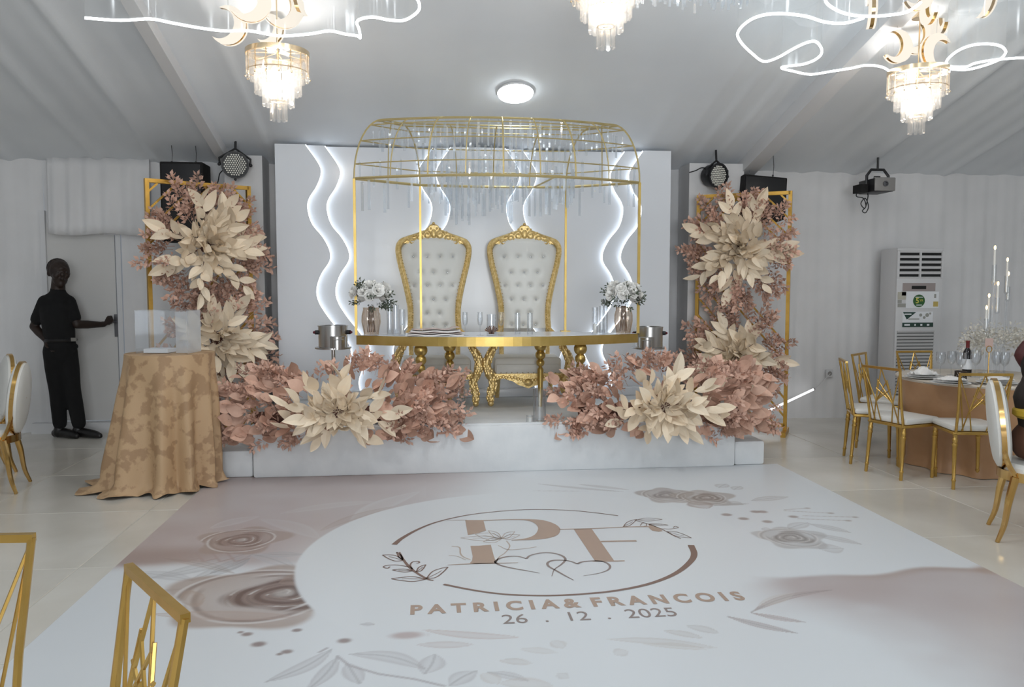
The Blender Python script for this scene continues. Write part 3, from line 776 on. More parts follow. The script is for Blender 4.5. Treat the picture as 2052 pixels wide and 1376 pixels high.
CREAM = [leaf_mesh('cream_leaf', 'cream_leaf', 0.19, 0.085, c, f, i) for i, (c, f) in enumerate(((0.25, 0.18), (-0.15, 0.22), (0.45, 0.12), (0.05, 0.3)))]
BLUSH = [leaf_mesh('blush_leaf', 'blush_leaf', 0.115, 0.085, c, f, i+9) for i, (c, f) in enumerate(((0.2, 0.15), (-0.2, 0.15), (0.4, 0.25)))]
SPR = [sprig_mesh('dusty_sprig', 'dusty_sprig', 30+i, 30, 0.24, 0.034, 0.055) for i in range(3)]
SPR2 = [sprig_mesh('dusty_sprig', 'dusty_sprig', 40+i, 24, 0.20, 0.036, 0.05) for i in range(2)]
def orient(p, d, nrm, sc, rr):
    """local Z along d, local Y away from nrm (leaf face to nrm)"""
    d = d.normalized(); y = (-nrm - d*(-nrm).dot(d))
    if y.length < 1e-3: y = V(0, 0, 1).cross(d)
    y.normalize(); x = y.cross(d); M = Matrix((x, y, d)).transposed().to_4x4()
    return Matrix.Translation(p) @ M @ Matrix.Rotation(rr.uniform(-0.5, 0.5), 4, 'Z') @ Matrix.Scale(sc, 4)
def burst(px, py, stand, label, R, Rz, ncream, nspr, seed):
    t0, c, e, n = stand; up = V(0, 0, 1); rr = random.Random(seed)
    # meet of the view line and the stand's plane
    d = ray(px, py); k = ((V(c.x, c.y, 0)-_C).dot(n))/d.dot(n); P0 = _C+d*k + n*0.06
    t = thing('flower_burst', label, 'flowers', P0, 0, 'leafy bursts on the gold stands')
    MB().ball((0, 0, 0), 0.07, 9, 6).build('foam_core', 'twig', t)
    for i in range(nspr):
        a = i*2.39996+rr.uniform(-.2, .2); q = rr.uniform(0.5, 1.0); dirp = e*math.cos(a)*R+up*math.sin(a)*Rz
        pos_ = dirp*q*0.78 + n*rr.uniform(-0.02, 0.07); dd = dirp.normalized()*1.0+n*rr.uniform(-0.05, 0.5)+V(rr.uniform(-.3, .3), 0, rr.uniform(-.3, .3))
        inst('dusty_sprig', SPR[i % 3], t, M=orient(pos_, dd, n, rr.uniform(0.85, 1.3), rr))
    ns = ncream//6; stems = MB()
    for i in range(ns):
        lay = i % 3; a = i*2.39996+rr.uniform(-.25, .25); tilt = (0.12, 0.55, 1.15)[lay]+rr.uniform(-.12, .15); ln = (1.0, 0.80, 0.50)[lay]*rr.uniform(0.82, 1.08)
        dirp = (e*math.cos(a)*R+up*math.sin(a)*Rz); u = (dirp.normalized()*math.cos(tilt)+n*math.sin(tilt)).normalized(); len_ = dirp.length*0.84*ln
        bow = up*rr.uniform(-0.16, 0.02); pt = lambda q: u*len_*q + n*0.05 + bow*q*q*len_
        stems.tube([pt(0), pt(0.35), pt(0.7), pt(0.95)], [0.005, 0.004, 0.003, 0.002], 5)
        sd = u.cross(n); sd = sd.normalized() if sd.length > 0.1 else e
        for j in range(6):
            q = 0.28+0.72*j/5; sg = 1 if j % 2 else -1
            dd = u*1.0 + sd*sg*(0.75 if j < 5 else 0.1)*rr.uniform(0.5, 1.2) + n*rr.uniform(-0.1, 0.45) + bow*0.8
            inst('cream_leaf', CREAM[rr.randrange(4)], t, M=orient(pt(q), dd, (n+up*0.25-dirp.normalized()*0.2+V(rr.uniform(-.5, .5), 0, rr.uniform(-.4, .4))).normalized(), rr.uniform(0.85, 1.25)*(0.9 if lay == 2 else 1.0), rr))
    stems.build('stem_bunch', 'twig', t)
    return t
burst(408, 492, stL, 'large round burst of cream leaves high on the left gold stand', 0.50, 0.55, 150, 84, 1)
burst(432, 678, stL, 'cream leaf burst low on the left gold stand behind the draped table', 0.42, 0.48, 96, 54, 2)
burst(1485, 495, stR, 'large round burst of cream leaves high on the right gold stand', 0.52, 0.55, 156, 84, 3)
burst(1480, 712, stR, 'cream leaf burst low on the right gold stand above the garland', 0.50, 0.44, 126, 66, 4)
def garland(xa, xb, cpx, label, seed, droop):
    rr = random.Random(seed); Yc = 6.80; x0, x1 = atY(xa, 820, 6.7).x, atY(xb, 820, 6.7).x; cx, hx = (x0+x1)/2, (x1-x0)/2-0.10
    xcream = atY(cpx, 820, 6.6).x-cx; t = thing('leaf_garland', label, 'flowers', (cx, Yc, 0.4), 0, 'garlands along the stage front')
    m = MB(); m.tube([V(-hx*0.8, -0.02, 0.06), V(0, -0.04, 0.09), V(hx*0.8, -0.02, 0.06)], [0.05, 0.08, 0.05], 8); m.build('foam_core', 'twig', t)
    def surf(u, a):                # u along -1..1, a angle in the yz plane: 0 = front, pi/2 = up
        k = math.sqrt(max(0.0, 1-u*u)); h = 0.36*(0.45+0.55*k)*(1+0.16*math.sin(u*7+seed)); w = 0.27*(0.5+0.5*k)
        z = 0.08+h*math.sin(a) if a > 0 else 0.08+0.22*math.sin(a)
        return V(u*hx, -w*math.cos(a)-0.02, z), V(u*0.9, -math.cos(a)*1.0, math.sin(a)*0.9+0.15).normalized()
    for i in range(330):
        u = rr.uniform(-0.94, 0.94); a = rr.uniform(-0.8, 1.7); p, nn = surf(u, a); q = rr.uniform(0.88, 1.12)
        if abs(u*hx-xcream) < 0.33 and rr.random() < 0.75: continue
        side = V(1 if u*hx > xcream else -1, 0, 0); dd = nn*0.7+side*rr.uniform(0.2, 0.9)+V(rr.uniform(-.3, .3), rr.uniform(-.2, .2), rr.uniform(-.5, .35))
        inst('blush_leaf', BLUSH[rr.randrange(3)], t, M=orient(p*q, dd, (nn+V(0, -0.5, 0.4)).normalized(), rr.uniform(0.85, 1.4), rr))
    for i in range(125):
        u = rr.uniform(-1.06, 1.06); a = rr.uniform(-0.8, 1.9); p, nn = surf(max(-1, min(1, u)), a)
        if abs(u*hx-xcream) < 0.30 and a < 1.0: continue
        side = V(1 if u > 0 else -1, 0, 0); dd = nn+side*abs(u)*0.7+V(rr.uniform(-.3, .3), rr.uniform(-.3, .3), rr.uniform(-.2, .4))
        inst('dusty_sprig', SPR2[i % 2], t, M=orient(p*rr.uniform(0.84, 0.98), dd, nn, rr.uniform(0.7, 1.15), rr))
    c0_ = V(xcream, -0.31, 0.15); stems = MB(); k_ = 0
    for i in range(17):
        a = 2*PI*i/17+rr.uniform(-.15, .15); lay = i % 2; tilt = (0.25, 0.8)[lay]+rr.uniform(-.1, .15)
        d2 = V(math.cos(a)*0.46, 0, math.sin(a)*(0.34 if math.sin(a) > 0 else 0.19)); u = (d2.normalized()*math.cos(tilt)+V(0, -1, 0.15)*math.sin(tilt)).normalized(); len_ = d2.length*(0.92, 0.70)[lay]
        pt = lambda q: c0_+u*len_*q+V(0, 0.06*q*q, -0.05*q*q)
        stems.tube([pt(0), pt(0.5), pt(0.95)], [0.005, 0.004, 0.002], 5); sd = u.cross(V(0, -1, 0)); sd = sd.normalized() if sd.length > 0.1 else V(1, 0, 0)
        for j in range(5):
            q = 0.22+0.78*j/4; sg = 1 if j % 2 else -1; dd = u+sd*sg*(0.7 if j < 4 else 0.1)*rr.uniform(0.5, 1.2)+V(0, rr.uniform(-.4, .1), rr.uniform(-.1, .2))
            inst('cream_leaf', CREAM[rr.randrange(4)], t, M=orient(pt(q), dd, V(rr.uniform(-.4, .4), -0.8, 0.55).normalized(), rr.uniform(0.8, 1.2), rr))
    for i in range(12):
        a = i*2.4; dd = V(math.cos(a), -0.7, math.sin(a)*0.8); inst('cream_leaf', CREAM[i % 4], t, M=orient(c0_+V(math.cos(a)*0.05, -0.06, math.sin(a)*0.04), dd, V(0, -0.8, 0.5), rr.uniform(0.6, 0.85), rr))
    stems.build('stem_bunch', 'twig', t)
garland(432, 940, 682, 'dusty pink and cream leaf garland along the left stage edge', 51, 0)
garland(1098, 1552, 1322, 'dusty pink and cream leaf garland along the right stage edge', 53, 0)

# ================================================================ DRAPED COCKTAIL TABLE with acrylic box
def blotch_cloth(name, c1, c2, sc):
    m = noisy(name, c1, c2, sc, 6, rough=0.6, lo=0.50, hi=0.56, bump=0.1, bscale=200); return m
blotch_cloth('gold_brocade', (0.52, 0.345, 0.195), (0.385, 0.24, 0.13), 10)
ct = thing('cocktail_table', 'tall round table draped to the floor in tan patterned cloth', 'table', (-1.98, 6.46, 0))
TZ = 1.04; nA = 150; rows = []
rr = random.Random(9)
ph = [rr.uniform(-0.35, 0.35) for _ in range(40)]
def fold(a): return math.sin(a*11+0.9*math.sin(a*2+0.6)+0.5*math.sin(a*5))
for i in range(30):
    t = i/29; row = []
    for k in range(nA):
        a = 2*PI*k/nA
        left = max(0, -math.cos(a)); right = max(0, math.cos(a)); front = max(0, -math.sin(a))
        rb = 0.37 + 0.13*left**1.5 - 0.06*right + 0.02*front
        if i < 6: r = 0.325*(i/5); z = TZ + 0.0
        else:
            s = (i-6)/23; z = TZ*(1-s)
            r = 0.327+(rb-0.327)*(s**1.3) + (0.010+0.045*min(1, s*1.3))*fold(a)*min(1, s*3.5)
            if s > 0.86:                                 # cloth puddles and tucks at the floor
                q = (s-0.86)/0.14; r += (0.035+0.13*left**2)*q*q + 0.02*math.sin(a*23)*q; z = max(0.006+0.012*(1+math.sin(a*17)), z*0.75)
        row.append(V(r*math.cos(a), r*math.sin(a), z))
    rows.append(row)
m = MB(); m.grid(rows, closed_u=True); m.build('tablecloth', 'gold_brocade', ct)
MB().lathe([(0, TZ-0.03), (0.31, TZ-0.03), (0.31, TZ-0.004), (0, TZ-0.004)], 24).build('tabletop', 'trim_white', ct)
MB().lathe([(0.24, 0), (0.24, 0.02), (0.03, 0.03), (0.03, TZ-0.03)], 16).build('pedestal', 'dark_steel', ct)
bx = thing('acrylic_box', 'clear acrylic card box with white slip inside on the draped table', 'box', (-1.985, 6.45, TZ+0.004), math.radians(-8))
bw, bdp, bh = 0.40, 0.24, 0.325
for nm, c, d, mt in (('front_panel', (0, -bdp/2, bh/2), (bw, 0.006, bh), 'acrylic'), ('back_panel', (0, bdp/2, bh/2), (bw, 0.006, bh), 'acrylic'), ('side_panel', (-bw/2, 0, bh/2), (0.006, bdp, bh), 'acrylic'), ('side_panel', (bw/2, 0, bh/2), (0.006, bdp, bh), 'frosted'), ('lid', (0, 0, bh+0.003), (bw+0.006, bdp+0.006, 0.006), 'acrylic')):
    if nm == 'side_panel' and mt == 'frosted' and 'frosted' not in MT: thin_glass('frosted', (0.96, 0.98, 1.0), 0.05, 0.3, 0.2, diffuse=0.28)
    MB().box(c, d).build(nm, mt, bx, False)
MB().box((bw/2-0.045, -bdp/2-0.004, bh/2), (0.085, 0.003, bh-0.01)).build('frosted_band', 'frosted', bx, False)
MB().box((-0.07, 0.0, 0.016), (0.19, 0.15, 0.03)).build('paper_slip', 'paper', bx, False)
# ================================================================ CEILING LIGHTS
def cbar(w, h, t=0.012):
    m = MB(); c = w*0.28
    o = [(-w/2, 0), (w/2, 0), (w/2, -h+c), (w/2-c, -h), (-w/2+c, -h), (-w/2, -h+c)]
    m.prism(o[::-1], t); return m.mesh('crystal', 'chandelier_crystal', False)
CB = [cbar(0.062, 0.165, 0.016), cbar(0.036, 0.20), cbar(0.032, 0.15), cbar(0.026, 0.135)]
STUDM = MB().ball((0, 0, 0), 0.0075, 7, 5).mesh('bead', 'gold_pale')
def chandelier(px, py, Y, label, ceiling_drop=True):
    top = atY(px, py, Y); t = thing('chandelier', label, 'chandelier', (top.x, Y, top.z), 0, 'tiered crystal chandeliers')
    zc = ceil_z(Y)-top.z
    MB().tube([(0, 0, 0.0), (0, 0, zc+0.02)], 0.006, 6).build('rod', 'gold_pale', t)
    MB().lathe([(0, zc-0.03), (0.06, zc-0.03), (0.06, zc+0.03), (0, zc+0.03)], 18).build('ceiling_rose', 'gold_pale', t)
    m = MB().lathe([(0.20, -0.035), (0.225, -0.035), (0.225, 0.0), (0.20, 0.0), (0.20, -0.035)], 40, caps=False); m.build('top_ring', 'gold_pale', t)
    m = MB()
    for k in range(4): a = k*PI/4; m.tube([(0.21*math.cos(a), 0.21*math.sin(a), -0.01), (-0.21*math.cos(a), -0.21*math.sin(a), -0.01)], 0.005, 5)
    m.build('cross_bars', 'gold_pale', t)
    for i, (n, r, z, me) in enumerate(((16, 0.213, -0.035, 0), (20, 0.162, -0.10, 1), (15, 0.108, -0.235, 2), (9, 0.056, -0.355, 3))):
        if i:
            MB().tube([(r*math.cos(2*PI*k/24), r*math.sin(2*PI*k/24), z) for k in range(24)], 0.005, 5, closed=True).build('tier_ring', 'gold_pale', t)
        for k in range(n):
            a = 2*PI*(k+0.5*(i % 2))/n
            inst('crystal', CB[me], t, (r*math.cos(a), r*math.sin(a), z-0.004), (0, 0, a+PI/2))
            if i == 0: inst('bead', STUDM, t, ((r+0.012)*math.cos(a+PI/n), (r+0.012)*math.sin(a+PI/n), z-0.155)); 
    m = MB()
    for k in range(16):
        a = 2*PI*(k+0.5)/16; m.tube([((0.218)*math.cos(a), 0.218*math.sin(a), -0.03), (0.218*math.cos(a), 0.218*math.sin(a), -0.17)], 0.004, 4)
    m.tube([(0.218*math.cos(2*PI*k/32), 0.218*math.sin(2*PI*k/32), -0.15) for k in range(32)], 0.004, 4, closed=True)
    m.build('panel_frame', 'gold_pale', t)
    MB().tube([(0, 0, 0), (0, 0, -0.36)], 0.01, 6).build('stem', 'gold_pale', t)
    for k in range(3):
        a = 2*PI*k/3+0.4; MB().ball((0.075*math.cos(a), 0.075*math.sin(a), -0.17), 0.026, 9, 6, sc=(1, 1, 1.8)).build('bulb', 'bulb_warm', t)
    L_ = bpy.data.lights.new('chandelier_light', 'POINT'); L_.energy = 27; L_.color = (1.0, 0.95, 0.89); L_.shadow_soft_size = 0.09
    lo = bpy.data.objects.new('chandelier_light', L_); COL.objects.link(lo); lo.parent = t; lo.location = (0, 0, -0.20)
    return t
chandelier(556, 103, 6.05, 'tiered crystal chandelier left of the gold canopy, below hanging moons')
chandelier(1840, 140, 6.02, 'tiered crystal chandelier on the right below three lit moons')
chandelier(1215, -60, 5.2, 'tiered crystal chandelier cut by the top edge near the middle')
# lit moons
def crescent(R, n=22):
    out = []; c = 0.42*R; r2 = 0.80*R
    xi = (R*R-r2*r2+c*c)/(2*c); a0 = math.acos(max(-1, min(1, xi/R)))
    for k in range(n+1):
        a = a0+(2*PI-2*a0)*k/n; out.append((R*math.cos(a), R*math.sin(a)))
    b0 = math.atan2(math.sqrt(max(0, r2*r2-(xi-c)**2)), xi-c)
    for k in range(1, n):
        a = -b0-(2*PI-2*b0)*k/n; out.append((c+r2*math.cos(a), r2*math.sin(a)))
    return out
MO = crescent(0.125); MI = [(x*0.985+0.001, z*0.985) for x, z in MO]
MF = MB().prism(MO[::-1], 0.014).mesh('lit_face', 'moon_face', False)
MRM = MB().prism(MI[::-1], 0.026).mesh('rim', 'gold_mirror', False)
def moon(px, py, Y, rz, flip, sc, label):
    p = atY(px, py, Y); t = thing('moon_pendant', label, 'pendant lamp', p, rz, 'lit crescent moon pendants')
    fx = PI if flip else 0.0
    for s in (-1, 1): inst('lit_face', MF, t, (0, s*0.020, 0), (0, fx+0.28, 0), sc)
    inst('rim', MRM, t, (0, 0, 0), (0, fx+0.28, 0), sc)
    MB().tube([(0, 0, 0.12*sc), (0, 0, ceil_z(Y)-p.z)], 0.0012, 4).build('wire', 'grey_plastic', t)
r_ = math.radians
moon(458, 52, 5.85, r_(-12), True, 1.05, 'lit crescent moon farthest left, hanging over the left chandelier')
moon(500, 2, 5.55, r_(10), True, 1.1, 'lit crescent moon cut by the top edge beside the leftmost moon')
moon(566, 14, 5.75, r_(20), True, 1.15, 'lit crescent moon directly above the left chandelier rod, upper of two')
moon(541, 60, 6.3, r_(-20), True, 0.9, 'lit crescent moon just above the left chandelier ring, lower of two')
moon(604, -6, 5.8, r_(75), False, 1.0, 'narrow side-on moon right of the left chandelier rod')
moon(1797, 94, 5.9, r_(8), True, 0.98, 'lit crescent moon left of three above the right chandelier')
moon(1838, 72, 6.15, r_(-5), True, 1.15, 'lit crescent moon middle of three above the right chandelier')
moon(1876, 104, 5.9, r_(12), False, 1.08, 'lit crescent moon right of three above the right chandelier, opening right')
moon(1889, 34, 6.0, r_(72), True, 1.0, 'side-on moon at upper right of the right chandelier')
moon(1864, 15, 5.8, r_(80), True, 1.0, 'side-on moon close to the right chandelier rod')
moon(1746, 22, 5.7, r_(68), False, 1.0, 'side-on moon upper left of the right chandelier')
moon(1971, 0, 5.6, r_(88), False, 1.0, 'narrow side-on moon farthest right at the top edge')
moon(1838, -14, 5.5, r_(10), True, 1.0, 'lit crescent moon cut by the top edge above the right chandelier')
# wavy light drapes
def drape(pts, z, label, h=0.42, zs=0.0):
    P = smooth_pts([atZ(x, y, z) for x, y in pts], 5); c = P[len(P)//2].copy()
    t = thing('light_drape', label, 'ceiling lamp', c, 0, 'wavy clear ceiling lamps')
    Q = [p-c for p in P]
    m = MB(); m.tube(Q, 0.0085, 7); m.build('glow_edge', 'led_drape', t)
    m = MB(); rows = []
    for k in range(5):
        s = k/4; rows.append([q+V(0, 0, s*min(h, ceil_z(P[i].y)-z+0.03)) for i, q in enumerate(Q)])
    m.grid(rows); o = m.build('clear_sheet', 'drape_acrylic', t)
    return t
drape([(170, 36), (240, 41), (300, 38), (345, 46), (400, 56), (450, 62), (500, 62), (560, 72), (620, 68), (660, 62), (690, 68), (716, 72), (722, 76), (720, 60), (716, 42), (745, 34), (780, 40), (812, 40), (838, 22), (838, 2), (815, -25), (760, -40), (690, -38)], 3.25, 'wavy clear lamp sheet with glowing edge at the upper left')
drape([(1845, 5), (1830, 17), (1810, 26), (1762, 32), (1724, 32), (1690, 26), (1663, 12), (1654, -3), (1665, -25), (1700, -45)], 3.25, 'small looping clear lamp sheet at the top edge, right of centre')
drape([(1731, 36), (1694, 46), (1653, 44), (1612, 32), (1557, 27), (1516, 34), (1489, 51), (1478, 68), (1485, 85), (1506, 106), (1530, 123), (1557, 116), (1591, 97), (1618, 85), (1636, 84), (1647, 101), (1639, 116), (1612, 128), (1566, 135), (1591, 143), (1625, 149), (1666, 143), (1704, 137), (1735, 131), (1762, 133), (1779, 140), (1790, 153)], 3.25, 'long looping clear lamp sheet left of the right chandelier')
drape([(1862, 133), (1892, 137), (1933, 140), (1967, 133), (2001, 120), (2015, 106), (2008, 94), (1984, 88), (1950, 90), (1919, 102), (1897, 122), (1905, 133), (1935, 134), (1953, 127), (1985, 121), (2015, 118), (2052, 116), (2100, 117)], 3.25, 'looped clear lamp sheet right of the right chandelier')
# crystal fringe at the top edge
t = thing('crystal_fringe', 'row of short hanging crystals at the top edge right of the middle chandelier', 'chandelier', atY(1385, -6, 5.0))
rr = random.Random(8); MB().tube([(-0.40, 0, 0.09), (0.40, 0, 0.09)], 0.01, 6).build('rail', 'steel', t)
MB().tube([(0, 0, 0.09), (0, 0, ceil_z(5.0)-atY(1385, -6, 5.0).z)], 0.004, 5).build('hanger', 'steel', t)
for k in range(46): inst('crystal_bar', CM[rr.choice((1, 3))], t, (-0.38+0.76*k/45, rr.uniform(-0.05, 0.05), 0.085+rr.uniform(-0.02, 0.02)), (0, 0, rr.uniform(-1, 1)))
# round flush ceiling lamp above the canopy
cl_ = V(0.825, 7.303, ceil_z(7.303)-0.03); t = thing('ceiling_lamp', 'round white flush lamp on the ceiling above the gold canopy', 'ceiling lamp', cl_)
t.rotation_euler = (math.atan(-CEILS), 0, 0)
MB().lathe([(0, 0.03), (0.15, 0.03), (0.165, 0.01), (0.165, 0.0), (0, 0.0)], 36).build('housing', 'white_plastic', t)
MB().lathe([(0, -0.03), (0.12, -0.03), (0.155, -0.018), (0.163, 0.0)], 36).build('diffuser', 'lamp_diffuser', t)
# ================================================================ SPEAKERS, STAGE LIGHTS, FOG MACHINE
def speaker(px0, px1, py0, h, Y, label, tilt, roll):
    a, b = atY(px0, py0, Y), atY(px1, py0, Y); w = b.x-a.x; t = thing('speaker', label, 'speaker', ((a.x+b.x)/2, Y, a.z-h), 0, 'black hanging speakers')
    R = Matrix.Rotation(tilt, 4, 'X') @ Matrix.Rotation(roll, 4, 'Y')
    m = MB(); soft_box(m, -w/2, w/2, 0, 0.30, 0, h, 0.012); o = m.build('cabinet', 'black_soft', t); o.matrix_local = R
    m = MB(); soft_box(m, -w/2+0.02, w/2-0.02, -0.012, 0.0, 0.02, h-0.02, 0.005); o = m.build('grille', 'black_plastic', t); o.matrix_local = R
    for s in (-1, 1):
        top = ceil_z(Y+0.1)-t.location.z
        m = MB(); m.tube([(s*w*0.28, 0.10, h-0.01), (s*w*0.28+0.008, 0.10, h+(top-h)*0.5), (s*w*0.28, 0.10, top)], 0.004, 5); m.ball((s*w*0.28, 0.1, h+0.01), 0.012, 7, 5); m.build('hook', 'dark_steel', t)
speaker(319, 406, 323, 0.80, 8.46, 'black box speaker hanging behind the left gold stand', 0.0, 0.0)
speaker(1488, 1576, 350, 0.46, 8.44, 'black tilted speaker hanging behind the right gold stand', -0.08, math.radians(4))
def par_light(px, py, Y, ax, label, cab):
    p = atY(px, py, Y); t = thing('stage_light', label, 'stage light', p, 0, 'round LED stage lights')
    q = Vector(ax).to_track_quat('Z', 'Y').to_matrix().to_4x4()
    o = MB().lathe([(0, -0.16), (0.09, -0.16), (0.115, -0.12), (0.122, 0.0), (0.135, 0.012), (0.135, 0.03), (0.118, 0.03), (0.116, 0.018), (0, 0.018)], 28).build('housing', 'black_plastic', t); o.matrix_local = q
    dots = MB()
    for i in range(-5, 6):
        for j in range(-5, 6):
            x = (i+0.5*(j % 2))*0.0225; y = j*0.0195
            if x*x+y*y < 0.105**2: dots.lathe([(0.0088, 0.018), (0.007, 0.024), (0, 0.026)], 7, c=(x, y, 0))
    o = tag(dots.build('lens_array', 'lens', t), kind='stuff'); o.matrix_local = q
    side = q @ V(1, 0, 0); up = V(0, 0, 1); ctop = ceil_z(Y)-p.z
    m = MB(); m.tube([side*0.145, side*0.15+up*0.06, V(0, 0.03, 0.165), side*-0.15+up*0.06, side*-0.145], 0.008, 6, flat=1.6); m.build('yoke', 'black_plastic', t)
    m = MB(); m.tube([V(0, 0.03, 0.165), V(0, 0.05, ctop+0.01)], 0.012, 8); m.build('clamp', 'black_plastic', t)
    m = MB()
    for s in (-1, 1): m.ball(side*0.15*s, 0.018, 8, 5)
    m.ball((0, 0.0, -0.145), 0.014, 7, 5); m.build('knob', 'black_plastic', t)
    m = MB(); m.tube(smooth_pts([V(*c) for c in cab], 6), 0.006, 6); m.build('cable', 'black_plastic', t)
par_light(471, 330, 8.40, (0.25, -1, -0.18), 'black round LED stage light left of the backdrop', [(0.03, 0.14, 0.02), (-0.16, 0.12, -0.05), (-0.20, 0.1, -0.17), (-0.27, 0.1, -0.24)])
par_light(1437, 352, 8.40, (0.42, -1, -0.12), 'black round LED stage light right of the backdrop', [(-0.05, 0.12, 0.08), (-0.15, 0.05, 0.09), (-0.24, 0.0, 0.05), (-0.31, 0.0, 0.03)])
fp = atY(1774, 369, 8.3); t = thing('fog_machine', 'grey and black fog machine hanging from the ceiling on the right', 'fog machine', (fp.x, 8.3, fp.z-0.07))
m = MB(); soft_box(m, -0.118, 0.118, -0.004, 0.02, 0.0, 0.145, 0.008); m.build('front_plate', 'grey_plastic', t)
m = MB(); soft_box(m, -0.115, 0.115, 0.02, 0.34, -0.004, 0.14, 0.01); m.build('body', 'black_plastic', t)
MB().lathe([(0.03, 0), (0.03, 0.012), (0.018, 0.014), (0.016, 0.004), (0, 0.004)], 18).build('nozzle', 'dark_steel', t).matrix_local = Matrix.Translation((0.0, -0.003, 0.075)) @ Matrix.Rotation(PI/2, 4, 'X')
m = MB(); m.tube([(-0.135, 0.14, 0.05), (-0.135, 0.14, 0.18), (-0.085, 0.14, 0.245), (0.06, 0.14, 0.245), (0.115, 0.14, 0.18), (0.122, 0.14, 0.05)], 0.012, 6, flat=1.4); m.build('bracket', 'black_plastic', t)
m = MB(); m.tube([(-0.05, 0.14, 0.14), (-0.05, 0.14, 0.17), (0.02, 0.14, 0.17), (0.02, 0.14, 0.14)], 0.007, 6); m.build('carry_handle', 'black_plastic', t)
m = MB(); m.tube([(-0.01, 0.14, 0.245), (-0.01, 0.14, ceil_z(8.44)-t.location.z)], 0.012, 8); m.build('ceiling_clamp', 'black_plastic', t)
m = MB(); m.tube(smooth_pts([V(-0.14, 0.3, 0.05), V(-0.17, 0.28, -0.03), V(-0.12, 0.22, -0.06), V(-0.10, 0.2, -0.15), V(-0.14, 0.2, -0.20), V(-0.10, 0.2, -0.22), V(-0.07, 0.2, -0.15), V(-0.11, 0.2, -0.06), V(-0.16, 0.2, -0.12), V(-0.11, 0.2, -0.17), V(-0.08, 0.2, -0.05), V(-0.06, 0.24, 0.0)], 5), 0.0055, 6); m.build('cable_loops', 'black_plastic', t)
m = MB(); m.box((-0.17, 0.2, 0.04), (0.09, 0.16, 0.09)); m.build('side_tank', 'black_soft', t, False)
# white light tube leaning behind the right stand
a = atY(1632, 779, 8.86); b = atY(1470, 862, 8.35); b.z = 0.02
t = thing('light_tube', 'slim white light tube leaning from floor to wall behind the right stand', 'light', b)
d = a-b; MB().tube([V(0, 0, 0), d*0.985], 0.013, 8).build('tube', 'led_tube', t); MB().tube([d*0.985, d], 0.015, 8).build('end_cap', 'grey_plastic', t)
m = MB(); m.tube(smooth_pts([d, d+V(0.06, 0.0, 0.05), so-b+V(0, -0.02, 0)], 5), 0.004, 5); m.build('cord', 'white_plastic', t)
# ================================================================ AIR CONDITIONER
ax0, ax1 = atY(1796, 600, 8.42).x, atY(1888, 600, 8.42).x; AW = ax1-ax0; AZ = atY(1840, 497, 8.42).z
ac = thing('air_conditioner', 'tall white floor standing air conditioner against the right wall', 'air conditioner', ((ax0+ax1)/2, 8.42, 0))
axm = (ax0+ax1)/2
def acp(px, py): p = atY(px, py, 8.415); return V(p.x-axm, 0, p.z)
zg0, zg1 = acp(1840, 557).z, acp(1840, 503).z
m = MB(); hw = AW/2
soft_box(m, -hw, hw, 0.02, 0.34, 0, AZ, 0.02); m.build('cabinet', 'white_plastic', ac)
m = MB(); soft_box(m, -hw, hw, 0, 0.03, 0.02, zg0, 0.008); m.build('front_panel', 'white_plastic', ac)
m = MB(); soft_box(m, -hw, hw, 0, 0.03, zg1, AZ, 0.008); m.box((-hw+0.014, 0.014, (zg0+zg1)/2), (0.028, 0.028, zg1-zg0)); m.box((hw-0.010, 0.014, (zg0+zg1)/2), (0.02, 0.028, zg1-zg0)); m.build('top_panel', 'white_plastic', ac, False)
MB().box((0, 0.019, (zg0+zg1)/2), (AW-0.04, 0.004, zg1-zg0)).build('outlet_recess', 'black_dark', ac, False)
for k in range(6):
    z = zg0+(zg1-zg0)*(k+0.02)/5.04
    MB().box((0, 0.008, z), (AW-0.05, 0.022, 0.026), Matrix.Rotation(0.35, 3, 'X')).build('louver', 'white_plastic', ac, False)
MB().box((0.0, 0.006, (zg0+zg1)/2), (0.02, 0.02, zg1-zg0)).build('divider', 'white_plastic', ac, False)
def plate(name, x0, y0, x1, y1, mt, dy=0.0, par=ac):
    a, b = acp(x0, y1), acp(x1, y0); return MB().box(((a.x+b.x)/2, -0.002-dy, (a.z+b.z)/2), (b.x-a.x, 0.004, b.z-a.z)).build(name, mt, par, False)
mat('display_grey', (0.36, 0.31, 0.30), 0.4); mat('sticker_cream', (0.50, 0.48, 0.40), 0.6); mat('sticker_grey', (0.34, 0.34, 0.31), 0.6); mat('sticker_green', (0.022, 0.06, 0.045), 0.5); mat('badge_green', (0.03, 0.12, 0.03), 0.45); mat('badge_yellow', (0.65, 0.60, 0.12), 0.5); mat('sticker_yellow', (0.55, 0.42, 0.12), 0.5)
plate('display_panel', 1809, 567, 1875, 583, 'display_grey'); plate('display_screen', 1827, 572.5, 1856, 579, 'black_dark', 0.002)
plate('sticker', 1815, 584, 1882, 617, 'paper'); 
for x0, y0, x1, y1, mt in ((1799, 585, 1816, 600, 'sticker_cream'), (1807, 584, 1816, 592, 'sticker_grey'), (1799, 601, 1807, 607, 'sticker_grey'), (1799, 608, 1815, 615, 'sticker_grey'), (1870, 604, 1880, 614, 'sticker_yellow'), (1872, 589, 1876, 597, 'sticker_grey')):
    plate('sticker', x0, y0, x1, y1, mt, 0.002)
c = acp(1841.5, 602.5)
MB().lathe([(0, 0), (0.070, 0), (0.070, 0.003), (0, 0.003)], 28).build('badge', 'badge_green', ac).matrix_local = Matrix.Translation((c.x, -0.004, c.z)) @ Matrix.Rotation(PI/2, 4, 'X')
